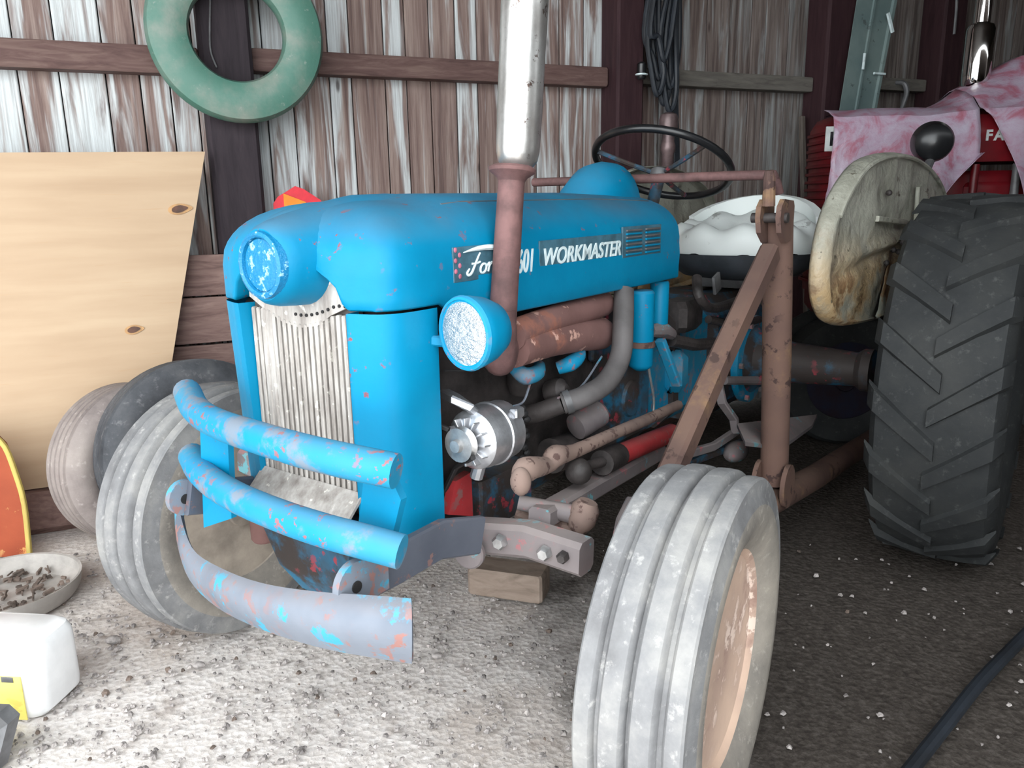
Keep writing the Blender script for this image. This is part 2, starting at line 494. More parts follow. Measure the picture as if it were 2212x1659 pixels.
# posts and girts, measured on the wall
def wq(x, y, off): return Wq(x, y, off)
POSTS = []
for (x0, x1, yy, mm) in ((420, 535, 0, M_POST), (1335, 1394, 100, M_POSTR), (1787, 1850, 100, M_POSTR), (2036, 2084, 100, M_POSTR)):
    a, b = wq(x0, yy, .15).x, wq(x1, yy, .15).x
    POSTS.append((a, b))
    on_wall('post', wall_box(a, b, -.02, .15, 0, CE), mm)
gz = [((0, 80), (0, 143), M_GIRT, -2.2, POSTS[0][0]), ((1000, 128), (1000, 173), M_GIRT, POSTS[0][1], POSTS[1][0]),
      ((1600, 158), (1600, 191), M_GIRTG, POSTS[1][1], POSTS[2][0]), ((1980, 171), (1980, 197), M_GIRTG, POSTS[2][1], POSTS[3][0]), ((1980, 171), (1980, 197), M_GIRTG, POSTS[3][1], 7.2)]
for top, bot, mm, u0, u1 in gz:
    z1, z0 = wq(*top, .07).z, wq(*bot, .07).z
    on_wall('girt', wall_box(u0 + .002, u1 - .002, -.02, .07, z0, z1), mm)
    on_wall('girt', wall_box(u0 + .002, u1 - .002, -.02, .07, 2.72, 2.84), mm)
for k, (z0, z1, u1) in enumerate(((0, .2, 1.5), (.205, .42, 1.35), (.425, .63, 1.4), (.635, .83, 1.28), (.83, 1.0, 1.33))):
    mb = MB()
    ns = 14; rows = []
    for i in range(ns + 1):
        x = -2.2 + (u1 + 2.2) * i / ns
        w1 = mnoise.noise(V((x*3, k*5, 1))) * .012; w2 = mnoise.noise(V((x*3, k*5, 7))) * .012
        rows.append([V((x, -.152 - .01*(k % 2), z0 + w1 + .006)), V((x, -.152 - .01*(k % 2), z1 + w2))])
    mb.grid(rows, V((0, -.022, 0)))
    on_wall('skirt_plank', mb, M_SKIRT)
# unseen front wall beside the open door, placed to shade the right, and the two ends of the barn
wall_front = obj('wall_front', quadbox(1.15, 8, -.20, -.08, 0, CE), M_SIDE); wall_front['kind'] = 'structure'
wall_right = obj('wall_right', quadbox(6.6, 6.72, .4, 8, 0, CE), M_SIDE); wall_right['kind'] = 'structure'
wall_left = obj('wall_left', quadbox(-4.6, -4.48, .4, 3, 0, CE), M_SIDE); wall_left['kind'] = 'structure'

# gravel: thousands of small stones
def stones(n, seed, rmin, rmax, xr, yr, sq=.6, keep=.95):
    rg = random.Random(seed); vs = []; fs = []
    for _ in range(n):
        y = yr[0] + (yr[1]-yr[0]) * rg.random() ** 1.6
        x = rg.uniform(*xr) * (.35 + .22 * y)
        if x + .22*y > .55 and rg.random() < keep: continue
        r = rmin + (rmax - rmin) * rg.random() ** 2.2
        o = len(vs); q = rg.uniform(0, 6.28)
        for a in range(5):
            t = q + a * 1.2566 + rg.uniform(-.3, .3); k = r * rg.uniform(.7, 1.15)
            vs.append((x + math.cos(t)*k, y + math.sin(t)*k, rg.uniform(-.004, .002)))
        for a in range(5):
            t = q + .4 + a * 1.2566; k = r * rg.uniform(.35, .7)
            vs.append((x + math.cos(t)*k, y + math.sin(t)*k, r * sq * rg.uniform(.6, 1.1)))
        for a in range(5):
            b = (a+1) % 5
            fs.append((o+a, o+b, o+5+b, o+5+a))
        fs.append((o+5, o+6, o+7, o+8, o+9))
    me = bpy.data.meshes.new('gravel'); me.from_pydata(vs, [], fs); return me
g = obj('gravel', stones(16000, 3, .003, .011, (-3.2, 3.2), (.7, 2.6)), M_STONE); tag(g, 'small pale gravel stones scattered over the dirt floor', 'gravel', kind='stuff')
g = obj('dirt_crumbs', stones(420, 5, .004, .013, (-2.6, 3.2), (.8, 2.6), .7), M_CLOD); tag(g, 'brown dirt crumbs scattered over the floor', 'dirt', kind='stuff')

# ================================================================== the blue tractor
T = empty('tractor', OT, math.pi/2 - TH)
tag(T, 'old blue farm tractor with upright exhaust, grille guard and loader frame', 'tractor')
def part(name, mb, m, parent=None, smooth=35, label=None):
    return obj(name, mb, m, parent or T, flip=True, smooth=smooth, label=label)

# ---- hood: plan curve swept up into a dome
HW = .24
HC = -.008
half0 = [(.90,.246),(.75,.25),(.55,.25),(.35,.25),(.15,.25),(0,.25),(-.09,.25),(-.15,.25),(-.20,.2495),(-.245,.247),(-.275,.239),(-.298,.219),(-.312,.182),(-.321,.155),(-.327,.12),(-.331,.08),(-.333,.04),(-.334,0)]
half = [(p.x, p.y) for p in catmull([(a, b, 0) for a, b in half0], 3)]
plan = half + [(a, -b) for a, b in reversed(half[:-1])]
def zlow(a, b):
    if a > -.10: return .968
    if a > -.16: return .968 + (.044) * ((-.10 - a)/.06)
    if abs(b) > .157: return 1.012
    return 1.012 + .028 * min(1, (.157 - abs(b)) / .006) + .052 * min(1, max(0, (.150 - abs(b)) / .07))**.7
def dome(a, b, k):
    sa = max(a, -.12); fr = max(0, min(1, (-.12 - a) / .21))
    zt = 1.216 - .030 * max(0, (sa - .55)) - .012 * max(0, -sa) / .12
    z1 = max(1.088 - .008 * fr, zlow(a, b) + .012)
    g = (1 - (1 - k) ** 2.9) ** (1/2.0)
    return V((a + (sa - a) * k, HC + b * (1 - k), z1 + (zt - z1) * g))
rows = []
for a, b in plan:
    col = []
    z0 = zlow(a, b); lip = .012
    if a < -.3: col.append(V((a + .05, b, z0 + .006))); col.append(V((a + .006, b, z0)))
    else: col.append(V((a, b - math.copysign(.02, b), z0 + .004))); col.append(V((a, b - math.copysign(.004, b), z0)))
    col.append(V((a, b, z0 + .004)))
    sa = 0
    for f in (.3, .6, .85):
        z = z0 + (max(1.088 - .008*max(0, min(1, (-.12 - a)/.21)), z0 + .012) - z0) * f
        # a soft crease runs along the side below the lettering
        cr = .006 * math.exp(-((z - 1.028)/.014)**2) if a > -.05 else 0
        col.append(V((a, b + math.copysign(cr, b), z)))
    for k in (0, .02, .05, .09, .14, .2, .28, .38, .5, .65, .82, 1.0): col.append(dome(a, b, k))
    for i_ in range(len(col) - 12): col[i_] = col[i_] + V((0, HC, 0))
    rows.append(col)
hood = part('hood', MB().grid(rows), M_BLUE, smooth=75)
# centre ridge running back from the nose pod
rings = []
for a, zc, ry, rz in ((-.385,1.094,.058,.064),(-.375,1.094,.066,.072),(-.355,1.095,.073,.078),(-.32,1.098,.082,.084),(-.28,1.101,.092,.089),(-.22,1.106,.102,.097),(-.15,1.108,.110,.106),(-.05,1.10,.115,.1165),(.05,1.09,.10,.124)):
    rings.append([V((a, .018*max(0, min(1, (-a-.05)/.3)) + math.cos(q)*ry, zc + math.sin(q)*rz)) for q in [2*math.pi*i/28 for i in range(28)]])
pod = part('nose_pod', MB().loft(rings), M_BLUE, hood)
def mk_disc():
    t = NT('flaking_blue_disc')
    n = t.noise(60, 5, .7)
    c = t.mix(t.step(n, .56, .62), lin(6,112,158), lin(140,186,208))
    t.bump(n, .4, .01)
    return t.out(c, .45)
M_DISC = mk_disc()
part('badge_disc', MB().lathe([(.0,-.390),(.034,-.390),(.046,-.388),(.050,-.380)], (0,.02,1.094), (1,0,0), 32), M_DISC, hood, label='round badge painted over in flaking blue')
part('badge_ring', MB().ringlathe([(.047,-.378),(.049,-.393),(.053,-.396),(.059,-.393),(.062,-.378)], (0,.02,1.094), (1,0,0), 36), M_DISC, hood)
# panel seams on top
for sgn in (1, -1):
    pts = []
    for i in range(15):
        a = -.05 + .92 * i / 14
        pts.append(dome(a, sgn*HW, .34) + V((0, 0, .0015)))
    part('hood_seam', MB().tube(pts, .0022, 6), M_GREY, hood)
# instrument cowl rising at the rear of the hood
rings = []
for a, s in ((.70,.25),(.74,.62),(.80,.92),(.86,1.0),(.915,.98),(.925,.9)):
    rings.append([V((a, math.cos(q)*.105*(.55+.45*s), 1.17 + math.sin(q)*.135*s)) for q in [math.pi*i/14 for i in range(15)]])
part('instrument_cowl', MB().loft(rings), M_BLUE)
rear = [V((.9, b, z)) for b, z in ((-.23,.985),(.23,.985),(.232,1.07),(.18,1.16),(.08,1.195),(-.08,1.195),(-.18,1.16),(-.232,1.07))]
part('firewall', MB().plate([p + V((-.012,0,0)) for p in rear], (.01,0,0)), M_BLUE)
# louvre block at the rear of the hood side
lv0 = Bq(1345, 492, HW); lv1 = Bq(1422, 545, HW)
vent = part('side_vent', MB().box(((lv0.x+lv1.x)/2, HW+.0015, (lv0.z+lv1.z)/2), (lv1.x-lv0.x+.012, .006, lv0.z-lv1.z+.004), bev=.2), M_DECAL)
for c in range(2):
    for r in range(8):
        w2 = (lv1.x-lv0.x)*.40
        mb = MB().box((lv0.x + (lv1.x-lv0.x)*(.25+.52*c), HW+.006, lv0.z - .008 - (lv0.z-lv1.z-.014)*r/7), (w2, .006, .0045), bev=.2)
        part('louvre', mb, M_BLUE if r % 2 else M_GREY, vent)
# lettering on the hood side
def letters(txt, x0, z0, size, shear, m, name, parent, b=HW+.004, slope=0.0, wide=1.0, ext=.0012):
    cu = bpy.data.curves.new(name, 'FONT'); cu.body = txt; cu.size = size; cu.shear = shear; cu.extrude = ext; cu.offset = size*.012
    to = bpy.data.objects.new(name, cu); COL.objects.link(to)
    dg = bpy.context.evaluated_depsgraph_get(); me = bpy.data.meshes.new_from_object(to.evaluated_get(dg))
    bpy.data.objects.remove(to)
    mb = MB(); sx = wide
    mb.add([V((x0 + p.co.x*sx, b + p.co.z, z0 + p.co.y + slope*p.co.x*sx)) for p in me.vertices], [tuple(p.vertices) for p in me.polygons])
    o = obj(name, mb, m, parent, flip=True, smooth=0)
    bpy.data.meshes.remove(me)
    return o
d0 = Bq(985, 600, HW); d1 = Bq(1078, 560, HW)
dz = d0.z
plate_ = part('name_plate', MB().box((d0.x + .075, HW+.0012, dz + .024), (.17, .004, .066), bev=.2), M_DECAL)
SW, SH_ = .085, .040
def stroke(pts, r=.0022, sm=5):
    q = [V((d0.x + .028 + x*SW + z*.012, HW + .004, dz + .002 + z*SH_ + x*.002)) for x, z in pts]
    part('lettering', MB().tube(q, r, 6, sm), M_WHITE, plate_)
stroke([(.06,.30),(.0,.12),(.06,.0),(.16,.10),(.24,.45),(.32,.85),(.36,1.0)], [.0016,.0030,.0026,.0018])
stroke([(.12,.52),(.26,.50),(.42,.56)])
ell = lambda cx, cz, rx, rz: [(cx + math.cos(t)*rx, cz + math.sin(t)*rz) for t in [2*math.pi*i/12 + .6 for i in range(13)]]
stroke(ell(.58, .22, .11, .22), .0024, 2)
stroke([(.70,.30),(.78,.44),(.80,.36),(.78,.02)], .0024)
stroke([(.79,.28),(.87,.44),(.95,.42)], .0024)
stroke(ell(1.12, .22, .11, .22), .0024, 2)
stroke([(1.30,.95),(1.24,.45),(1.22,.08),(1.30,.02),(1.38,.12)], .0024)
sw = [V((d0.x + .018 + .13*i/10, HW+.005, dz + .046 + .006*math.sin(i/10*3.0))) for i in range(11)]
part('swoosh', MB().tube(sw, [.0008,.0045,.006,.004], 6), M_WHITE, plate_)
for i in range(6): part('print_fleck', MB().sphere((d0.x - .004 + .012*(i % 2), HW+.004, dz + .052 - .01*i), .005, 8, 5, (1,.25,1)), M_PINK, plate_)
n0 = Bq(1113, 592, HW); n1 = Bq(1172, 577, HW); n2 = Bq(1338, 553, HW)
letters('601', n0.x, n0.z + .002, .068, .22, M_WHITE, 'lettering', hood, wide=.62)
dp = part('name_plate', MB().box(((n1.x+n2.x)/2, HW+.0012, n1.z + .028), (n2.x-n1.x+.03, .004, .058), bev=.2), M_DECAL)
wkl = letters('WORKMASTER', 0, 0, .052, .22, M_WHITE, 'lettering', dp)
xs = [q.co.x for q in wkl.data.vertices]; fx = (n2.x - n1.x) / (max(xs) - min(xs))
for q in wkl.data.vertices: q.co.x = n1.x + (q.co.x - min(xs)) * fx; q.co.z += n1.z + .004
# ---- cowl panels flanking the grille, below the hood seam
for sg in (1, -1):
    hp = [(a, b) for a, b in half if a < -.08 and b > .148]
    hp = [(-.175,.249)] + [q for q in hp if q[0] < -.18]
    hp += [(-.300, .150), (-.285, .150)]
    rws = []
    for a, b in hp:
        zb = .556 + .02 * max(0, (a + .30) / .12)
        col = []
        for f in (0, .5, 1):
            z = zb + (1.008 - zb) * f
            tp = (1 - f) * .02
            col.append(V((a + .012*(1-f), HC*(b > .16) + sg * (b - tp*.6), z)))
        rws.append(col)
    o = part('cowl_panel', MB().grid(rws), M_BLUE, smooth=85)
# ---- grille
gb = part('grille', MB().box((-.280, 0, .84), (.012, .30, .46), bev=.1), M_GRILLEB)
tp_ = [V((-.292, b, z)) for b, z in ((-.148,1.11),(-.148,1.02),(-.11,1.0),(-.05,.975),(0,.968),(.05,.975),(.09,.998),(.148,1.02),(.148,1.11))]
part('grille_header', MB().plate(tp_, (-.006,0,0)), M_GRILLE, gb)
ns = 19
for i in range(ns):
    b = -.139 + .278 * i / (ns-1)
    zt = 1.0 - .02 * math.cos(min(1, abs(b)/.1) * math.pi/2) * 1.2
    wdt = .0095 if i not in (2, 3) else .016
    z0_ = .655
    part('slat', MB().box((-.294, b, (z0_+zt)/2), (.014, wdt, zt-z0_), bev=.25), M_GRILLE, gb)
    part('header_hole', MB().lathe([(.0032,0),(.0032,.003)], (-.3005, b+.007, zt+.017), (1,0,0), 8), M_DARK, gb) if 8 <= i else None
part('grille_foot', MB().bar([V((-.296,-.148,.654)), V((-.296,.148,.654))], .016, .014), M_GRILLE, gb)
lp = [V((-.300,-.15,.652)), V((-.300,.15,.652)), V((-.345,.15,.615)), V((-.352,.15,.585)), V((-.352,-.15,.585)), V((-.345,-.15,.615))]
part('lower_grille_pan', MB().grid([[V((-.298,b,.66)), V((-.335,b,.625)), V((-.348,b,.60)), V((-.345,b,.565))] for b in (-.15,-.07,0,.07,.15)], .006), M_GRILLE)
part('radiator', MB().box((-.235, 0, .80), (.07, .42, .42), bev=.1), M_DARK)
part('front_pedestal', MB().loft([[V((-.20+q*dx*.10, s*w_, z)) for q, s in ((-1,-1),(-1,1),(1,1),(1,-1))] for z, w_, dx in ((.40,.07,.9),(.46,.10,1.2),(.54,.13,1.3),(.60,.16,1.2))]), M_GREASE)
part('crankcase_shield', MB().grid([[Aq(x, y, aa) for x, y, aa in ((612,1128,-.30),(640,1180,-.28),(690,1225,-.22),(735,1245,-.16))], [Aq(x, y, aa) for x, y, aa in ((760,1130,-.30),(770,1180,-.28),(780,1225,-.22),(790,1250,-.16))]], .01), M_GREY)
# ---- work lamp
lc = Bq(1008, 720, .325)
ax = V((-1, -.16, -.03)).normalized()
lamp = part('headlamp', MB().lathe([(.0,-.085),(.028,-.082),(.048,-.066),(.060,-.04),(.066,-.012),(.068,.004),(.066,.008),(.061,.007)], lc, ax, 40), M_BLUE)
part('lens', MB().lathe([(.062,.004),(.05,.012),(.03,.017),(.0,.019)], lc, ax, 40), M_LENS, lamp, label='ribbed clear glass lens')
part('lamp_rim', MB().ringlathe([(.060,.004),(.0615,.010),(.066,.009),(.0685,.003)], lc, ax, 40), M_BLUEW, lamp)
part('lamp_bracket', MB().bar([lc + V((.06,-.02,-.03)), lc + V((.05,-.05,-.03)), V((lc.x+.0,.225,lc.z-.02))], .02, .02), M_BLUE, lamp)

# ---- exhaust
s0 = Bq(1083, 735, .275); s1 = Bq(1106, 372, .275); s2 = Bq(1117, 362, .275); s3 = Bq(1141, -160, .275)
d = (s1 - s0).normalized()
ex = part('exhaust_pipe', MB().tube([s0, s0.lerp(s1,.45), s0.lerp(s1,.451)+d*.001, s1], [.0285,.027,.0275,.026], 20), M_STACK)
part('exhaust_flange', MB().lathe([(.026,-.022),(.031,-.014),(.045,-.004),(.047,.002),(.04,.007)], s1 + d*.004, d, 24), M_STACK, ex)
d2 = (s3 - s2).normalized(); L = (s3 - s2).length
part('muffler', MB().lathe([(.030,0),(.039,.012),(.0425,.03),(.0435,.06),(.0435,L*.18),(.0445,L*.22),(.0445,L*.55),(.0455,L*.57),(.0455,L*.9),(.042,L*.94),(.03,L)], s2, d2, 36), M_MUFF, ex, label='dented galvanised muffler tube')
m0 = Bq(1140, 720, .25)
part('exhaust_elbow', MB().tube([s0 + V((0,0,.06)), s0, V((s0.x+.02,.255,s0.z-.045)), V((s0.x+.09,.215,s0.z-.03))], [.03,.032,.034,.034], 16, 5), M_STACK, ex)
part('manifold', MB().tube([Bq(1105,725,.235), Bq(1180,695,.22), Bq(1250,672,.2), Bq(1300,655,.18)], [.034,.033,.034,.036], 14, 4), M_MANI, label='rusted upper exhaust branch')
part('manifold', MB().tube([Bq(1110,755,.235), Bq(1190,735,.225), Bq(1250,725,.21), Bq(1295,720,.18)], [.04,.038,.04,.044], 14, 4), M_MANI, label='orange rusted lower branch')
part('manifold_plate', MB().box(Bq(1300,715,.15), (.13,.02,.15), bev=.3), M_GREASE)

# ---- engine block and ancillaries
part('engine_block', MB().box((.24, 0, .70), (.74, .26, .36), bev=.08), M_IRON)
part('cylinder_head', MB().box((.24, .01, .90), (.68, .22, .09), bev=.15), M_IRON)
part('valve_cover', MB().box((.24, 0, .955), (.60, .13, .05), bev=.3), M_GREASE)
part('oil_pan', MB().box((.22, 0, .50), (.62, .20, .10), bev=.2), M_GREASE)
part('timing_cover', MB().box((-.14, 0, .72), (.06, .22, .26), bev=.2), M_IRON)
part('fan_pulley', MB().lathe([(.02,0),(.07,.004),(.055,.014),(.07,.024),(.02,.03)], (-.185, .05, .80), (1,0,0), 24), M_IRON)
part('crank_pulley', MB().lathe([(.02,0),(.075,.004),(.06,.014),(.075,.024),(.02,.03)], (-.185, .05, .60), (1,0,0), 24), M_IRON)
# alternator
ac = Bq(1035, 945, .265); axx = V((1, 0.02, .0)).normalized()
alt = part('alternator', MB().lathe([(.03,-.035),(.050,-.03),(.060,-.02),(.063,0),(.063,.028),(.066,.030),(.066,.040),(.063,.042),(.061,.075),(.05,.085),(.02,.088)], ac, axx, 36), M_ALU)
for i in range(12):
    q = 2*math.pi*i/12
    c = ac + V((-.036, math.cos(q)*.038, math.sin(q)*.038))
    part('fan_blade', MB().box(c, (.016,.004,.022), ((1,.3,0),(0,-math.sin(q),math.cos(q)),(0,math.cos(q),math.sin(q)))), M_ALU, alt)
part('pulley', MB().lathe([(.0,-.075),(.012,-.075),(.014,-.066),(.034,-.064),(.024,-.055),(.034,-.046),(.014,-.042)], ac, axx, 24), M_NUT, alt)
part('terminal_lug', MB().box(ac + V((.06,.05,.045)), (.03,.02,.02)), M_ALU, alt)
part('mounting_ear', MB().tube([ac + V((.0,.0,-.055)), ac + V((.0,-.01,-.085))], .014, 10), M_ALU, alt)
part('alternator_bracket', MB().bar([Bq(962,850,.18), Bq(985,862,.24), Bq(1015,880,.265), Bq(1035,905,.265)], .022, .018), M_ALU)
part('fan_belt', MB().bar([V((-.185,.115,.81)), ac + V((-.058,-.028,.026))], .010, .009), M_BELT)
part('fan_belt', MB().bar([ac + V((-.058,.03,-.02)), Bq(985,1010,.21), Bq(948,1085,.16)], .010, .009), M_BELT)
# air hose and canister air cleaner
hp = [Bq(1348,628,.235), Bq(1346,700,.26), Bq(1340,770,.275), Bq(1310,825,.275), Bq(1262,856,.26), Bq(1215,872,.22)]
part('air_hose', MB().tube(hp, [.026,.027,.027,.027,.026,.026], 16, 6), M_HOSE)
part('hose_clamp', MB().ringlathe([(.0262,-.008),(.0295,-.008),(.0295,.008),(.0262,.008)], hp[5].lerp(hp[4], .25), hp[4]-hp[5], 20), M_GREY)
part('pump_outlet', MB().tube([hp[5], hp[5] + (hp[5]-hp[4])*.8 + V((0,-.02,-.01)), hp[5] + (hp[5]-hp[4])*1.2 + V((0,-.06,-.02))], .024, 14, 4), M_IRON)
c0 = Bq(1390, 625, .235); c1 = Bq(1384, 792, .235)
canr = .034
can = part('air_cleaner', MB().lathe([(.015,-.01),(canr*.9,0),(canr,.008),(canr,.205),(canr*.85,.212)], V((c1.x, c1.y, c1.z)), (0,0,1), 28), M_BLUE)
part('clamp_band', MB().ringlathe([(canr,.056),(canr+.004,.057),(canr+.004,.072),(canr,.073)], c1, (0,0,1), 28), M_LOADER, can)
c2 = Bq(1424, 655, .20)
part('side_canister', MB().lathe([(.02,-.065),(.027,-.06),(.028,.06),(.024,.066)], c2, (0,0,1), 24), M_BLUE)
part('blue_elbow', MB().tube([Bq(1112,795,.20), Bq(1135,812,.225), Bq(1160,805,.225), Bq(1165,790,.2)], [.016,.02,.018,.014], 12, 5), M_BLUEW)
part('blue_elbow', MB().tube([Bq(1205,795,.19), Bq(1232,785,.215), Bq(1250,768,.215), Bq(1248,745,.19)], [.016,.02,.018,.014], 12, 5), M_BLUEW)
part('oil_filter', MB().lathe([(.01,0),(.034,.006),(.036,.02),(.036,.09),(.028,.10)], Bq(1240,925,.20), V((.85,.25,.25)), 24), M_AXLE)
part('starter_motor', MB().tube([Bq(1190,985,.17), Bq(1300,950,.17)], .045, 20), M_IRON)
part('distributor', MB().lathe([(.02,0),(.03,.02),(.034,.05),(.028,.075),(.01,.085)], Bq(1120,850,.16), (0,.2,1), 18), M_IRON)
part('fuel_pump', MB().lathe([(.01,0),(.03,.01),(.035,.03),(.03,.05),(.012,.065)], Bq(1180,850,.15), (0,1,.3), 18), M_IRON)
for p in (((1145,830),(1130,868),(1100,880)), ((1300,770),(1255,835),(1205,860)), ((960,800),(1000,800),(1040,790))):
    part('wire', MB().tube([Bq(x, y, .22) for x, y in p], .0028, 6, 6), M_BLUEG if p[0][0] != 960 else M_BELT)
part('wire', MB().tube([Bq(x, y, .23) for x, y in ((1400,740),(1402,800),(1412,860),(1410,910))], .004, 8, 5), M_NUT)
for i in range(10):
    part('harness_clip', MB().sphere(Bq(1128+ (i%3)*5, 882+i*12, .20), .011, 8, 6, (1,.8,.8)), M_BELT)
# bell housing, gearbox, rear axle
def blk(a0, a1, w0, w1, z0a, z1a, z0b, z1b):
    r = []
    for a, w_, z0, z1 in ((a0, w0, z0a, z1a), (a1, w1, z0b, z1b)):
        c = w_ * .35
        r.append([V((a, b, z)) for b, z in ((-w_+c, z0), (w_-c, z0), (w_, z0+c), (w_, z1-c), (w_-c, z1), (-w_+c, z1), (-w_, z1-c), (-w_, z0+c))])
    return MB().loft(r)
part('bell_housing', blk(.60, .80, .19, .20, .46, .86, .46, .88), M_GREASE)
part('clutch_cover', MB().lathe([(.01,0),(.05,.004),(.06,.02),(.065,.03)], (.70,.205,.64), (0,-1,0), 24), M_GREASE)
part('gearbox', blk(.80, 1.36, .17, .15, .47, .86, .45, .84), M_BLUEW)
part('gearbox_rib', blk(1.02, 1.06, .18, .18, .46, .88, .46, .87), M_GREASE)
part('rear_housing', blk(1.36, 1.80, .19, .20, .40, .86, .40, .84), M_GREASE)
for sg in (1, -1):
    part('axle_housing', MB().lathe([(.15,0),(.145,.04),(.10,.08),(.075,.2),(.06,.42),(.075,.44),(.075,.47)], (1.62, sg*.18, .60), (0,sg,0), 24), M_GREASE)
part('housing_flange', MB().lathe([(.15,0),(.165,.005),(.165,.03),(.15,.035)], (1.62,.20,.60), (0,1,0), 28), M_BLUEW)
part('drain_plug', MB().lathe([(.012,0),(.012,.02)], (1.56,.36,.64), (0,1,.2), 6), M_NUT)
for k in range(6):
    q = k * 1.047
    part('housing_bolt', MB().lathe([(.011,0),(.011,.014)], (1.62+math.cos(q)*.155,.235,.60+math.sin(q)*.155), (0,1,0), 6), M_AXLE)
# levers, linkages, step plate on the near side
part('step_plate', MB().plate([Bq(1592,915,.34), Bq(1765,895,.42), Bq(1755,918,.44), Bq(1690,965,.46), Bq(1610,955,.44)], (0,0,-.012)), M_AXLE)
part('brake_link', MB().tube([Bq(1565,822,.24), Bq(1640,822,.28), Bq(1720,815,.32), Bq(1890,832,.40)], [.015,.017,.013,.011], 10), M_AXLE)
part('brake_lever', MB().bar([Bq(1545,800,.24), Bq(1560,870,.27), Bq(1585,905,.29), Bq(1590,935,.3)], .018, .03, (0,1,0)), M_AXLE)
part('clutch_link', MB().bar([Bq(1470,985,.26), Bq(1540,965,.27), Bq(1600,925,.29)], .02, .028), M_AXLE)
part('shift_link', MB().tube([Bq(1450,735,.2), Bq(1500,745,.22), Bq(1540,742,.22)], .02, 10), M_IRON)
part('shift_link', MB().tube([Bq(1405,715,.2), Bq(1430,712,.21), Bq(1450,722,.21)], [.018,.026,.018], 10), M_AXLE)
part('hydraulic_valve', MB().box(Bq(1470,680,.16), (.16,.10,.10), bev=.2), M_IRON)
part('hydraulic_hose', MB().tube([Bq(1505,600,.22), Bq(1510,640,.25), Bq(1535,665,.25), Bq(1580,655,.24), Bq(1630,630,.22)], .016, 10, 5), M_IRON)
part('hydraulic_hose', MB().tube([Bq(1530,690,.2), Bq(1590,700,.23), Bq(1640,690,.24)], .014, 10, 5), M_IRON)
part('battery_tag', MB().box(Bq(1548,612,.24), (.05,.01,.06), ((.9,0,.3),(0,1,0),(-.3,0,.9))), M_GREY)
part('dust_cover', MB().box(Bq(1455,800,.17), (.10,.08,.14), bev=.35), M_BLUEW)
part('pedal_bar', MB().bar([Bq(1426,735,.24), Bq(1440,770,.25), Bq(1462,830,.26)], .02, .03, (0,1,0)), M_BLUEW)
part('side_rod', MB().bar([Bq(1450,1020,.24), Bq(1510,990,.25), Bq(1620,950,.27)], .03, .025), M_GREASE)
part('mud_lump', MB().sphere(Bq(1590,975,.30), .05, 14, 9, (1.4,.8,.7)), M_AXLE)
# ---- fenders, seat, steering
def mk_cream():
    t = NT('dented_cream_fender')
    n = t.noise(4.5, 6, .65); v = t.noise(2.2, 4, .5, None, .6)
    c = t.ramp(n, [(.3, lin(128,128,116)), (.5, lin(156,156,144)), (.75, lin(176,174,162))])
    x = t.n('ShaderNodeSeparateXYZ'); t.t.links.new(t.tc.outputs['Object'], x.inputs[0])
    low = t.step(t.mul(x.outputs[2], t.mul(t.mul(n, .5, 'SUBTRACT'), .5), 'ADD'), 1.14, .92)
    c = t.mix(t.mul(low, t.step(n, .38, .56)), c, lin(176,150,112))
    c = t.mix(t.mul(low, t.step(t.noise(9, 6, .7), .50, .60)), c, lin(124,94,66))
    c = t.mix(t.mul(t.step(t.noise(22, 4, .6), .64, .68), .9), c, lin(84,78,66))
    t.bump(t.mul(v, t.noise(14, 5), 'ADD'), .5, .03)
    return t.out(c, .5)
M_CREAM = mk_cream()
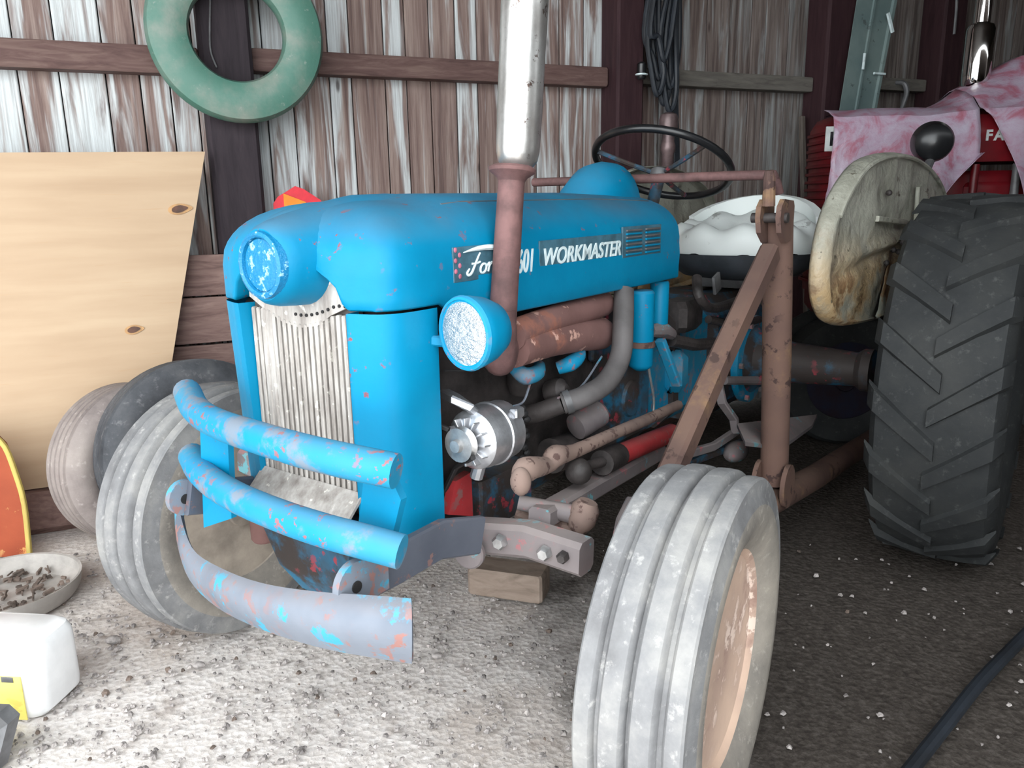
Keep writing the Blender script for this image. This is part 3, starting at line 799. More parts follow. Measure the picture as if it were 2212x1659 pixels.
def fender(sg, lampy, da=0.0, b0=.585, db=.098):
    """pan outline in (a, z) with a rolled edge turned inwards"""
    ol = [(1.60,.775),(1.42,.785),(1.30,.80),(1.19,.84),(1.12,.92),(1.115,1.03),(1.16,1.14),(1.27,1.235),(1.42,1.30),(1.65,1.33),(1.9,1.325),(2.15,1.28),(2.35,1.2),(2.46,1.08),(2.5,.95),(2.48,.82),(2.2,.78),(1.9,.775)]
    loop = [(p.x, p.z) for p in catmull([(a, 0, z) for a, z in ol + [ol[0]]], 4)][:-1]
    cx, cz = 1.75, 1.03
    fb = lambda a: b0 + db * (a - 1.0)
    rows = []
    for a0, z0 in loop + [loop[0]]:
        col = []
        for k in range(12):
            f = k / 11 * .93
            a = cx + (a0-cx)*f; z = cz + (z0-cz)*f
            dent = .022 * mnoise.noise(V((a*5, z*7, 2))) + .014 * mnoise.noise(V((a*11, z*13, 5)))
            if a < 1.85: dent += .012*math.exp(-((z - 1.02 - .08*(a-1.5))/.018)**2) - .012*math.exp(-((z - .985 - .08*(a-1.5))/.018)**2)
            if z < 1.0: dent -= .016*math.exp(-((a - 1.42 - .55*(z-.8))/.03)**2)
            col.append(V((a + da, sg*(fb(a) + dent*(1-f**6)), z)))
        n = V((a0-cx, z0-cz, 0)).normalized()
        for t, o in ((.95,.006),(.972,.002),(.990,-.008),(1.0,-.02),(1.0,-.036),(.992,-.046)):
            a = cx + (a0-cx)*t; z = cz + (z0-cz)*t
            col.append(V((a + da, sg*(fb(a) + o), z)))
        rows.append(col)
    f = part('fender', MB().grid(rows), M_CREAM, smooth=50, label='cream dented fender streaked with rust' if sg > 0 else None)
    so = f.modifiers.new('thickness', 'SOLIDIFY'); so.thickness = .004
    bead = []
    for a0, z0 in loop[24:56]:
        a = cx + (a0-cx)*.955; z = cz + (z0-cz)*.955
        bead.append(V((a + da, sg*(fb(a) + .004), z)))
    part('fender_bead', MB().tube(bead, .008, 8), M_CREAM, f)
    if lampy:
        part('fender_strap', MB().bar([V((1.93,fb(1.93)+.012,1.22)), V((1.95,fb(1.95)+.012,1.04))], .014, .035, (1,0,0)), M_CREAM, f)
        part('fender_strap', MB().bar([V((1.50,fb(1.5)+.012,1.12)), V((1.92,fb(1.92)+.012,1.09))], .014, .018), M_CREAM, f)
        for a, z in ((1.80,1.03),(1.76,1.0),(1.70,1.01),(1.64,.97),(1.82,.98),(1.60,1.20),(2.15,1.10)):
            part('fender_bolt', MB().sphere((a, fb(a)+.012, z), .010, 8, 6), M_IRON, f)
    return f
fender(1, True)
fender(-1, False, .28, .40, 0.0)
lcn = Bq(2015, 307, .68)
fl_ = part('fender_lamp', MB().lathe([(.0,-.06),(.04,-.056),(.065,-.035),(.074,0),(.076,.02),(.07,.03),(.0,.034)], lcn, V((1,-.3,.1)), 32), M_BLACK, label='round dark work lamp facing the rear')
part('lamp_stem', MB().tube([lcn + V((0,0,-.06)), V((lcn.x-.10, .68, 1.27))], .016, 10), M_GREY, fl_)
def wheel_rear(b, sg):
    W = empty('rear_wheel', (1.65, -b, .60), 0, T)
    hw = .16
    prof = [(.355,-.11),(.40,-.15),(.47,-.17),(.53,-.165),(.565,-.145),(.578,-.08),(.582,0),(.578,.08),(.565,.145),(.53,.165),(.47,.17),(.40,.15),(.355,.11),(.35,.0)]
    obj('tire', MB().ringlathe(prof, (0,0,0), (0,1,0), 64), M_TIRER, W)
    mb = MB(); nl = 19
    for side in (1, -1):
        for k in range(nl):
            ph = 2*math.pi*(k + (.5 if side < 0 else 0))/nl
            rings = []
            for s_ in (0, .25, .5, .75, .95, 1.08):
                y = side * (-.012 + s_*.172); q = ph - s_*.23
                rb = .572 - .02*max(0, s_-.7)/.3; rt = .598 - .012*s_ - (.035*(s_-.95)/.13 if s_ > .95 else 0)
                w1, w0 = .040 + .012*s_, .055 + .012*s_
                rings.append([V((math.cos(q+e)*r, y, math.sin(q+e)*r)) for e, r in ((-w0,rb),(-w1,rt),(w1,rt),(w0,rb))])
            mb.loft(rings)
    obj('tread_lugs', mb, M_TIRER, W)
    s = -1 if sg > 0 else 1           # outer side in local y
    rp = [(.36,s*.12),(.375,s*.125),(.37,s*.10),(.345,s*.08),(.335,-s*.02),(.30,-s*.035),(.20,s*.0),(.11,s*.02),(.10,s*.06),(.02,s*.065)]
    obj('rim', MB().lathe(rp, (0,0,0), (0,1,0), 40), M_DKRIM, W)
    for k in range(6):
        q = k*1.047+.3
        obj('lug_nut', MB().lathe([(.014,0),(.014,s*.02)], (math.cos(q)*.15, s*.015, math.sin(q)*.15), (0,1,0), 6), M_NUT, W)
    obj('rim_clamp', MB().box((.30,s*.03,-.16), (.06,.03,.04)), M_NUT, W)
M_DKRIM = plain('dark_blue_rim', (36,40,58), .35, .2, .2, 8, .05, (44,30,34))
wheel_rear(.915, 1)
wheel_rear(-.70, -1)
# seat
def mk_vinyl():
    t = NT('white_seat_vinyl')
    c = t.mix(t.mul(t.step(t.noise(7, 6, .7), .6, .66), .6), lin(218,224,222), lin(120,122,118))
    return t.out(c, .4)
M_VINYL = mk_vinyl()
M_SEATPAN = plain('dark_seat_steel', (74,78,84), .5, .2, .15, 8)
sc0 = Aq(1600, 535, 1.62)
seat = part('seat_pan', MB().loft([[V((1.62 + math.cos(q)*r*.92, sc0.y + math.sin(q)*r*1.05, z)) for q in [2*math.pi*i/28 for i in range(28)]] for r, z in ((.10,.90),(.20,.915),(.255,.955),(.275,1.0),(.268,.997),(.22,.96))]), M_SEATPAN)
rows = []
for i in range(97):
    q = 2*math.pi*i/96; row = []
    for r, z in ((.02,1.055),(.10,1.06),(.17,1.085),(.215,1.095),(.248,1.07),(.258,1.03),(.25,.99)):
        tuft = .012*math.cos(q*9)*(.2 < r*1.2)
        zz = z + tuft*(1 if r > .16 else 0) + .055*(r/.24)**2*(math.cos(q) > -.2)*max(0, math.cos(q))
        row.append(V((1.62 + math.cos(q)*r*.92, sc0.y + math.sin(q)*r*1.05, zz)))
    rows.append(row)
part('seat_cushion', MB().grid(rows), M_VINYL, seat, smooth=120, label='white tufted vinyl cushion')
br = []
for i in range(13):
    q = -1.15 + 2.3*i/12; row = []
    for z, r in ((1.02,.225),(1.08,.245),(1.15,.26),(1.20,.255)):
        row.append(V((1.62 + math.cos(q)*r, sc0.y + math.sin(q)*r*1.0, z - .06*abs(q)**2*(z > 1.1))))
    br.append(row)
part('seat_back', MB().grid(br, .028), M_VINYL, seat)
part('seat_spring', MB().bar([V((1.70,sc0.y,.92)), V((1.80,0,.86)), V((1.55,0,.84))], .06, .012), M_IRON, seat)
part('tool_box', MB().box(Bq(1585,585,.10), (.30,.22,.10), bev=.2), M_GREY)
# steering wheel and column
swc = Aq(1430, 356, 1.17)
tilt = math.radians(27)
e1 = V((0,1,0)); e2 = V((-math.cos(tilt), 0, math.sin(tilt))); nrm = V((math.sin(tilt), 0, math.cos(tilt)))
Rw = .222
stw = part('steering_wheel', MB().tube([swc + e1*math.cos(q)*Rw + e2*math.sin(q)*Rw for q in [2*math.pi*i/48 for i in range(49)]], .0125, 12, 0, False), M_BLACK)
for k in range(3):
    q = math.radians(-90 + 120*k)
    part('spoke', MB().tube([swc - nrm*.035, swc + (e1*math.cos(q) + e2*math.sin(q))*Rw*.5 - nrm*.02, swc + (e1*math.cos(q) + e2*math.sin(q))*Rw], .008, 8, 3), M_GREASE, stw)
part('hub', MB().lathe([(.02,-.06),(.03,-.045),(.032,-.025),(.02,-.015)], swc, nrm, 20), M_GREY, stw)
part('steering_column', MB().tube([swc - nrm*.05, swc - nrm*.30, V((.86, swc.y*.5, 1.05))], .02, 12), M_GREASE)
# ---- front axle, steering gear
axb = Aq(955, 1150, -.06); axe = Aq(1238, 1190, -.06)
part('front_axle', MB().bar([V((-.06,-.56,axe.z)), V((-.06,-.2,axb.z)), V((-.06,.0,axb.z-.0)), V((-.06,axb.y,axb.z)), V((-.06,axe.y-.1,axe.z+.0)), V((-.06,axe.y+.03,axe.z-.005))], .055, .07), M_AXLE)
for px, py, r in ((1020,1192,.020),(1172,1196,.015),(1076,1172,.016),(1212,1205,.012)):
    p = Aq(px, py, -.10); part('axle_bolt', MB().lathe([(r,0),(r,.012),(r*.7,.018)], p + V((.01,0,0)), (-1,.2,0), 6 if px != 1020 else 12), M_NUT if px != 1212 else M_IRON)
for sg in (1, -1):
    kp = V((-.03, sg*.555, .42))
    part('kingpin_housing', MB().lathe([(.03,-.13),(.036,-.12),(.036,.08),(.03,.10)], kp, (0,.0,1), 18), M_MANI)
    part('spindle', MB().lathe([(.03,0),(.026,.1),(.022,.16)], V((0, sg*.55, .36)), (0,sg,0), 16), M_AXLE)
    part('steering_arm', MB().bar([V((-.03,sg*.555,.53)), V((.10,sg*.50,.545)), V((.2,sg*.47,.55))], .05, .022), M_AXLE)
# steering ball joints and drag link on the near side
part('drag_link', MB().tube([Bq(1118,1045,.36), Bq(1135,1015,.36), Bq(1180,1005,.355), Bq(1200,985,.355), Bq(1240,975,.35), Bq(1330,935,.34), Bq(1400,905,.33), Bq(1465,875,.31)], [.014,.026,.018,.024,.016,.015,.015,.014], 12, 4), M_RUSTROD, label='scaly rusted front end')
part('drag_link_end', MB().sphere(Bq(1125,1040,.37), .026, 14, 9, (.8,.8,1.1)), M_RUSTROD)
part('radius_rod', MB().bar([Bq(1165,1120,.36), Bq(1285,1050,.33), Bq(1420,975,.28)], .05, .045), M_AXLE)
part('hydraulic_ram', MB().tube([Bq(1330,985,.335), Bq(1450,935,.31)], .026, 18), M_RED, label='faded red cylinder')
part('ram_gland', MB().tube([Bq(1300,1000,.345), Bq(1335,983,.335)], .030, 18), M_IRON)
part('ram_rod', MB().tube([Bq(1240,1015,.35), Bq(1305,996,.345)], .012, 12), M_IRON)
part('ram_eye', MB().sphere(Bq(1250,1018,.355), .03, 14, 9), M_IRON)
part('ball_joint', MB().lathe([(.02,-.02),(.03,0),(.03,.03),(.02,.045)], Bq(1255,1125,.42), (.2,.3,1), 14), M_RUSTROD)
part('tie_rod', MB().tube([Bq(1120,1085,.30), Bq(1190,1100,.36), Bq(1270,1118,.43)], [.016,.018,.022], 12), M_AXLE)
part('tie_rod_sleeve', MB().tube([Bq(1115,1105,.28), Bq(1160,1120,.32), Bq(1240,1140,.40)], .014, 10), M_RUSTROD)
part('frame_gusset', MB().plate([Bq(985,1040,.20), Bq(1018,1020,.20), Bq(1022,1115,.20), Bq(968,1112,.20)], (0,-.02,0)), M_RED, label='red flaked gusset')
part('frame_side', MB().box(Bq(1075,1065,.16), (.20,.06,.12), bev=.1), M_GREASE)
part('cowl_foot', MB().bar([Aq(880,1180,-.25), Aq(945,1130,-.13)], .03, .03), M_RED)
# front wheels
STEER = math.radians(6)
def wheel_front(b, sg, a=.02):
    Wh = empty('front_wheel', (a, -b, .354), STEER, T); Wh.scale = (.978, .978, .978)
    pr = [(.205,-.066),(.235,-.088),(.275,-.102),(.305,-.101),(.328,-.093)]
    ribs = [(-.093,-.060),(-.046,-.006),(.006,.046),(.060,.093)]
    for i, (y0, y1) in enumerate(ribs):
        top = .355 if i in (0, 3) else .3625
        pr += [(top-.004, y0), (top, y0+.004), (top + .0008, (y0+y1)/2), (top, y1-.004), (top-.004, y1)]
        if i < 3: pr += [(.344, y1+.003), (.344, ribs[i+1][0]-.003)]
    pr += [(.328,.093),(.305,.101),(.275,.102),(.235,.088),(.205,.066),(.20,0)]
    tf = obj('tire', MB().ringlathe(pr, (0,0,0), (0,1,0), 72), M_TIREF, Wh)
    if len(tf.data.materials) < 2: tf.data.materials.append(M_SIDEW)
    for pg in tf.data.polygons:
        if math.hypot(pg.center.x, pg.center.z) < .312: pg.material_index = 1
    s = -1 if sg > 0 else 1
    rp = [(.207,s*.062),(.216,s*.068),(.214,s*.074),(.203,s*.066),(.192,s*.045),(.185,s*.01),(.172,-s*.005),(.150,-s*.008),(.125,s*.002),(.085,s*.006),(.066,s*.016),(.06,s*.04),(.035,s*.046),(.0,s*.047)]
    obj('rim', MB().lathe(rp, (0,0,0), (0,1,0), 48), M_RIM, Wh)
    bp = [(.207,-s*.062),(.214,-s*.07),(.203,-s*.064),(.19,-s*.04),(.18,-s*.02),(.12,-s*.014),(.06,-s*.03),(.05,-s*.07),(.0,-s*.072)]
    obj('rim_inner', MB().lathe(bp, (0,0,0), (0,1,0), 48), M_TAN, Wh)
    for k in range(6):
        q = k*1.047
        obj('lug_nut', MB().lathe([(.010,0),(.010,s*.014)], (math.cos(q)*.10, s*.004, math.sin(q)*.10), (0,1,0), 6), M_RIM, Wh)
wheel_front(.682, 1)
wheel_front(-.728, -1, -.02)
# ---- grille guard
AB = -.46
def gpath(pts): return [Aq(x, y, a) for x, y, a in pts]
gd = part('guard_rail', MB().tube(gpath([(404,846,-.38),(424,885,-.43),(470,915,-.47),(560,946,-.495),(660,975,-.50),(760,998,-.49),(856,1018,-.465)]), .0275, 16, 5), M_BLUEW, label='upper blue guard tube')
part('guard_rail', MB().tube(gpath([(415,985,-.40),(440,1025,-.45),(500,1068,-.485),(600,1112,-.50),(700,1146,-.50),(780,1168,-.49),(868,1192,-.465)]), .0275, 16, 5), M_BLUEW, label='middle blue guard tube')
up_ = gpath([(392,1040,-.36),(398,1120,-.41),(420,1190,-.46),(480,1235,-.50),(570,1268,-.52),(690,1287,-.52),(800,1296,-.50),(890,1302,-.47)])
mi_ = gpath([(384,1075,-.37),(388,1150,-.43),(415,1225,-.49),(480,1278,-.54),(570,1314,-.555),(690,1342,-.555),(800,1352,-.535),(893,1362,-.50)])
lo_ = gpath([(392,1110,-.35),(396,1180,-.41),(420,1248,-.46),(480,1305,-.50),(570,1348,-.52),(690,1385,-.52),(800,1406,-.50),(893,1421,-.47)])
up_, mi_, lo_ = catmull(up_, 4), catmull(mi_, 4), catmull(lo_, 4)
def bz(a, m_, c, t): return a*((1-t)**2) + (m_*1.3 - (a+c)*.15)*(2*t*(1-t)) + c*(t*t)
part('guard_blade', MB().grid([[bz(a, m_, c, t/8) for t in range(9)] for a, m_, c in zip(up_, mi_, lo_)], .010), M_BLUEG, smooth=60, label='wide worn lower guard blade')
# uprights: one outside each end of the grille
pl = lambda pts, a: [Aq(x, y, a) for x, y in pts]
part('guard_upright', MB().plate(pl([(432,925),(492,950),(500,1120),(440,1140)], -.44), (.012,0,0)), M_BLUE)
part('guard_upright', MB().plate(pl([(786,1030),(850,1045),(866,1080),(835,1210),(768,1215),(772,1150)], -.44), (.014,0,0)), M_BLUE)
for px, py, r, bb_ in ((402,1075,.036,None),(772,1264,.040,.318)):
    c = Aq(px, py, -.455) if bb_ is None else Bq(px, py, bb_)
    sh = [V((math.cos(q)*r, 0, math.sin(q)*r)) for q in [math.radians(70 + 220*i/16) for i in range(17)]]
    sh = [c + p for p in sh] + [c + V((.07, 0, -r*.9)), c + V((.07, 0, r*.95))]
    g_ = part('guard_lug', MB().plate(sh, (0, -.014, 0)), M_BLUEG)
    part('lug_hole', MB().lathe([(.010,0),(.010,.003)], c + V((-.002, -.0005, -.002)), (0,1,0), 14), M_DARK, g_)
part('guard_arm', MB().bar([Bq(765,1262,.30), Bq(860,1215,.295), Bq(950,1165,.29), Bq(1035,1155,.29)], .02, .075, (0,0,1)), M_ARM, label='dark grey side arm')
part('guard_arm', MB().bar([Aq(405,1075,-.455), V((-.25,-.20,.58)), V((-.06,-.22,.50))], .02, .07), M_ARM)
part('arm_end', MB().lathe([(.03,0),(.034,.004),(.034,.014),(.03,.018)], Aq(1018,1190,-.105), (-1,.25,0), 20), M_AXLE)
# ---- loader frame: upright, brace, lower arm, cross tube on each side
def loader(sg):
    B = .48 * sg
    def bq(x, y): 
        p = Bq(x, y, .48); return V((p.x, B, p.z))
    top = bq(1676, 450); foot = bq(1668, 1075)
    up = part('loader_upright', MB().tube([bq(1680,470), bq(1678,760), bq(1672,1040)], .043, 20), M_LOADER)
    for k in (0, 1):
        c = bq(1668 + 0*k, 470) + V((0, sg*(.028 if k else -.028), 0))
        part('pivot_ear', MB().plate([c + V((x, 0, z)) for x, z in ((-.06,.0),(-.055,.03),(-.03,.05),(.05,.045),(.06,.03),(.06,-.06),(.0,-.07),(-.045,-.04))], (0, .014, 0)), M_LOADER, up)
    part('pivot_pin', MB().tube([bq(1668,470) + V((-.02,-.05*1,0)), bq(1668,470) + V((-.02,.05*1,0))], .014, 12), M_IRON, up)
    if sg > 0: part('lever_stub', MB().tube([bq(1660,445), bq(1662,385), bq(1662,368)], [.018,.016,.012], 10), M_LOADER, up)
    part('loader_brace', MB().bar([bq(1664,545), bq(1550,790), bq(1412,1105)], .05, .062, (0,0,1)), M_LOADER)
    part('lower_arm', MB().tube([bq(1650,1090), bq(1760,1030), bq(1905,935)], .045, 16), M_LOADER)
    ft = bq(1668, 1040)
    for k in (0, 1):
        c = ft + V((-.015, sg*(.045 if k else -.045), 0))
        part('foot_plate', MB().plate([c + V((math.cos(q)*.055, 0, math.sin(q)*.07)) for q in [2*math.pi*i/16 for i in range(16)]], (0,.014,0)), M_LOADER, up)
    part('frame_rail', MB().bar([bq(1412,1105) + V((-.02,0,0)), bq(1640,1100)], .06, .07), M_LOADER)
loader(1)
loader(-1)
pr_ = Aq(1652, 378, 1.0)
part('cross_tube', MB().tube([V((pr_.x+.02, .48, pr_.z-.05)), V((pr_.x, .47, pr_.z-.01)), V((pr_.x, .43, pr_.z)), V((pr_.x, 0, pr_.z)), V((pr_.x, -.34, pr_.z))], .014, 12, 3), M_STACK, label='long brown cross tube')

# ================================================================== the red tractor behind
RX = math.radians(-3)
RT = empty('red_tractor', (1.45, 3.62, 0), RX)
tag(RT, 'red row-crop tractor with chrome muffler and stained plastic over its hood', 'tractor')
def rq(x, y, ly):
    """picture point on the lengthwise plane local y = ly of the red tractor"""
    n = V((-math.sin(RX), math.cos(RX), 0)); o = V((1.45, 3.62, 0))
    p = hit(x, y, n, o + n*ly) - o
    e = V((math.cos(RX), math.sin(RX), 0))
    return V((p.dot(e), ly, p.z))
def rpart(name, mb, m, parent=None, smooth=35, label=None): return obj(name, mb, m, parent or RT, smooth=smooth, label=label)
M_FRED = plain('dark_red_enamel', (112,10,22), .42, 0, .14, 6, .05)
HB = rq(2120, 349, 0).z; HT = rq(1900, 250, .1).z + .02
# hood as an extruded rounded section, nose tapering in at the front
rings = []
for x, s, dz_ in ((-.005,.55,-.05),(.02,.75,-.02),(.06,.9,-.005),(.14,1,0),(.6,1,0),(1.2,1,0),(1.75,1,0)):
    y0 = .24 - .24*s; y1 = .24 + .24*s
    zt = HT + dz_; c = .10*s
    rings.append([V((x, y, z)) for y, z in ((y0,HB),(y0,(HB+zt)/2),(y0,zt-c),(y0+c*.3,zt-c*.3),(y0+c,zt),(y1-c,zt),(y1-c*.3,zt-c*.3),(y1,zt-c),(y1,(HB+zt)/2),(y1,HB))])
rhood = rpart('hood', MB().loft(rings), M_FRED)
gz0 = rq(1790, 640, 0).z
rings = []
for z, s in ((gz0,.86),(gz0+.2,.95),(HB,1.0),(HB+.05,1.0)):
    rings.append([V((x, y, z)) for x, y in ((.0,.24-.12*s),(.03,.24-.19*s),(.08,.24-.235*s),(.14,.0+.24*(1-s)),(.22,.24*(1-s)),(.22,.48-.24*(1-s)),(.14,.48-.24*(1-s)),(.08,.24+.235*s),(.03,.24+.19*s),(.0,.24+.12*s))])
shell = rpart('grille_shell', MB().loft(rings), M_FRED)
M_FRED2 = plain('deep_red_slat', (92,8,17), .5, 0, .1, 6, .05)  # slats a deeper red than the hood
for i in range(20):
    z = gz0 + .05 + (HT - .14 - gz0) * i / 19
    pts = [V((.13,-.008,z)), V((.075,.012,z)), V((.02,.06,z)), V((-.012,.125,z)), V((-.014,.24,z)), V((-.012,.355,z)), V((.02,.42,z))]
    rpart('slat', MB().bar(pts, .012, .014), M_FRED2, shell)
em = rq(1801, 300, -.004)
M_EMB = plain('white_emblem', (196,200,198), .4, 0, .05, 30, 0)
e_ = rpart('emblem', MB().box((em.x, -.006, em.z), (.075,.008,.105), bev=.2), M_EMB)
rpart('emblem_letter', MB().box((em.x-.012,-.011,em.z), (.012,.004,.06)), M_BLACK, e_)
rpart('emblem_letter', MB().box((em.x+.012,-.011,em.z), (.012,.004,.06)), M_BLACK, e_)
rpart('emblem_letter', MB().box((em.x,-.011,em.z), (.024,.004,.012)), M_BLACK, e_)
fa = rq(2098, 303, -.004)
def rletters(txt, p, size, m, name, parent):
    cu = bpy.data.curves.new(name, 'FONT'); cu.body = txt; cu.size = size; cu.extrude = .002; cu.offset = .002; cu.space_character = 1.25
    to = bpy.data.objects.new(name, cu); COL.objects.link(to)
    dg = bpy.context.evaluated_depsgraph_get(); me = bpy.data.meshes.new_from_object(to.evaluated_get(dg)); bpy.data.objects.remove(to)
    mb = MB(); mb.add([V((p.x + q.co.x, p.y - q.co.z, p.z + q.co.y)) for q in me.vertices], [tuple(f.vertices) for f in me.polygons])
    bpy.data.meshes.remove(me)
    return obj(name, mb, m, parent, smooth=0)
fa = rq(2128, 303, -.004)
rletters('FARMALL', fa, .062, M_EMB, 'lettering', rhood)
rpart('engine', MB().box((.95,.24,1.06), (1.1,.34,.46), bev=.1), M_FRED)
rpart('engine_side', MB().box((.85,.09,1.18), (.5,.10,.12), bev=.2), M_FRED)
for x in (.62, .80): rpart('side_pipe', MB().tube([V((x,.02,1.0)), V((x,.02,HB-.01))], .018, 12), M_GREY if x > .7 else M_FRED)
rpart('frame_rail', MB().box((.9,.24,.80), (1.6,.30,.14), bev=.1), M_FRED)
rpart('front_bolster', MB().box((.16,.24,.78), (.30,.26,.30), bev=.15), M_FRED)
rpart('steering_post', MB().tube([V((.16,.24,.64)), V((.16,.24,.36))], .05, 16), M_FRED)
for k in (0, 1):
    y = .13 + .22*k
    w_ = empty('front_wheel', (.16, y, .32), 0, RT)
    obj('tire', MB().ringlathe([(.19,-.05),(.24,-.07),(.30,-.06),(.32,-.03),(.325,0),(.32,.03),(.30,.06),(.24,.07),(.19,.05)], (0,0,0), (0,1,0), 40), M_TIRER, w_)
    obj('rim', MB().lathe([(.19,-.045),(.18,-.02),(.10,-.01),(.05,-.05),(.05,.05),(.10,.01),(.18,.02),(.19,.045)], (0,0,0), (0,1,0), 32), M_DKRIM, w_)
rpart('wheel_axle', MB().tube([V((.16,.08,.33)), V((.16,.40,.33))], .03, 12), M_FRED)
rpart('gearbox', MB().box((2.1,.24,.95), (.9,.36,.5), bev=.1), M_FRED)
rpart('axle_housing', MB().tube([V((2.3,-.62,.68)), V((2.3,1.05,.68))], .08, 16), M_FRED)
for y in (-.62, 1.0):
    w_ = empty('rear_wheel', (2.3, y, .68), 0, RT)
    obj('tire', MB().ringlathe([(.44,-.10),(.55,-.15),(.64,-.14),(.675,-.08),(.68,0),(.675,.08),(.64,.14),(.55,.15),(.44,.10)], (0,0,0), (0,1,0), 48), M_TIRER, w_)
    obj('rim', MB().lathe([(.44,-.10),(.42,-.05),(.2,-.02),(.08,-.04),(.08,.04),(.2,.02),(.42,.05),(.44,.10)], (0,0,0), (0,1,0), 40), M_FRED, w_)
mu = rq(2106, 230, .24); mt = rq(2113, 55, .24)
mf = rpart('exhaust', MB().lathe([(.03,HT-.03-0),(.028,mu.z+.03),(.040,mu.z+.07),(.058,rq(2110,178,.24).z-.01),(.060,rq(2110,172,.24).z+.02),(.060,mt.z-.02),(.052,mt.z),(.034,mt.z+.01),(.034,mt.z+.7),(.03,mt.z+.71)], V((rq(2106,150,.24).x,.24,0)), V((.004,0,1)), 36), M_CHROME, label='tall chrome muffler')
# stained plastic sheets over the hood
def mk_sheet():
    t = NT('red_stained_plastic')
    n = t.noise(7, 6, .62, None, 1.2); b = t.noise(3, 4)
    c = t.ramp(n, [(.26, lin(150,70,84)), (.40, lin(166,110,128)), (.50, lin(172,148,166)), (.7, lin(180,172,188))])
    t.bump(t.noise(10, 6, .65), .4, .02)
    return t.out(c, .35)
M_SHEET = mk_sheet()
def drape(x0, x1, drop0, drop1, seed, bow):
    rows = []
    nx = 30
    for i in range(nx+1):
        f = i/nx; x = x0 + (x1-x0)*f; col = []
        rise = bow(f)
        for y, k in ((.44,0),(.34,0),(.24,0),(.14,0),(.08,0),(.035,.06),(.008,.15)):
            z = HT + .012 - (0 if y > .1 else (.1-y)*.45) + rise*(1 - abs(y-.24)/.3)
            col.append(V((x + .25*max(0, y-.2)*max(0, 1-f*6)*4, y - .012, z + .012*mnoise.noise(V((x*7, y*7, seed))))))
        d = drop0 + (drop1-drop0)*f
        for k in range(1, 15):
            q = k/14
            fold = .014*math.sin(x*34 + seed + q) * q + .02*q*mnoise.noise(V((x*6, q*4, seed)))
            col.append(V((x + .03*q*(f-.5) + .01*mnoise.noise(V((x*3,q*5,seed+3))), -.018 - .012*q + fold - .012, (HT-.075) - d*q*(1 + .06*mnoise.noise(V((x*9, 1, seed)))))))
        rows.append(col)
    return MB().grid(rows)
sx0, sx1 = rq(1800, 300, -.02).x, rq(2113, 300, -.02).x
def dropat(f): return .34
mb = drape(sx0, sx1 - .0, .33, .34, 2.0, lambda f: .09*max(0, (f-.72)/.28)**2)
# the rear lower corner is swept back to the hem's point
for p in mb.v:
    if p.y < .0 and p.x > sx1 - .16:
        lim = (HT-.075) - .34*max(.35, 1 - (p.x-(sx1-.16))/.26)
        if p.z < lim: p.z = lim - .01*(p.x-sx1)
o = obj('plastic_sheet', mb, M_SHEET, loc=(1.45, 3.62, 0)); o.rotation_euler = (0,0,RX)
o.modifiers.new('thickness','SOLIDIFY').thickness = .002
tag(o, 'pink-stained plastic sheet over the front half of the red hood, hemmed edge hanging', 'sheet')
mb = MB(); rows = []
xa, xb = rq(2122, 300, -.03).x, rq(2300, 300, -.03).x + .25
for i in range(25):
    f = i/24; x = xa + (xb-xa)*f; col = []
    peak = .10 + .16*min(1, f/.45)
    for y in (.44,.34,.26,.18,.10,.04,.0):
        col.append(V((x, y-.02, HT + .012 + peak*(1 - abs(y-.30)/.32) - (.03 if y < .05 else 0))))
    d = .03 + .5*min(1, f/.42)
    for k in range(1, 15):
        q = k/14
        col.append(V((x + .05*q*(1-f), -.03 - .02*q + .016*math.sin(x*30+q*2)*q, HT - .03 + (peak*.1)*(1-q) - d*q)))
    rows.append(col)
mb.grid(rows)
o = obj('plastic_sheet', mb, M_SHEET, loc=(1.45, 3.62, 0)); o.rotation_euler = (0,0,RX)
o.modifiers.new('thickness','SOLIDIFY').thickness = .002
tag(o, 'pink-stained plastic sheet bunched behind the chrome muffler', 'sheet')

# ================================================================== things on and against the wall
def wmap(mb):
    """wall coordinates (along, out, height) to the world"""
    mb.v = [wp(p.x, p.y, p.z) for p in mb.v]; return mb
# green tyre hanging on the post
tc_ = Wq(510, 62, .26); 
tcx = (Wq(312, 20, .26).x + Wq(692, 60, .26).x) / 2
to_ = (Wq(692, 60, .26).x - Wq(312, 20, .26).x) / 2
zb = Wq(525, 270, .26).z; ti_ = Wq(525, 166, .26).z - zb
zc = zb + to_*1.06
R1, R0 = to_*1.03, to_*.545
prof = [(R0,-.02),(R0+.008,-.04),(R0+.045,-.055),(R1-.05,-.052),(R1-.012,-.04),(R1,-.012),(R1,.012),(R1-.012,.04),(R1-.05,.052),(R0+.045,.055),(R0+.008,.04),(R0,.02)]
mb = wmap(MB().ringlathe(prof, V((tcx, .23, zc)), V((0,1,.0)), 64))
gt = single('tire_casing', mb, M_TIREG, 'green-painted narrow tire hung on the dark wall post', 'tire')
nail = wmap(MB().tube([V((tcx-.01, .15, zc+R0-.02)), V((tcx-.01, .32, zc+R0-.012))], .012, 8))
single('post_spike', nail, M_IRON, 'iron spike in the dark post carrying the green tire', 'spike')
wl = wmap(MB().tube([Wq(455,-40,.17), Wq(453,60,.165), Wq(455,110,.165), Wq(468,146,.17)], .0035, 6, 5))
single('hanging_wire', wl, M_GREY, 'thin grey wire hanging inside the ring of the green tire', 'wire')
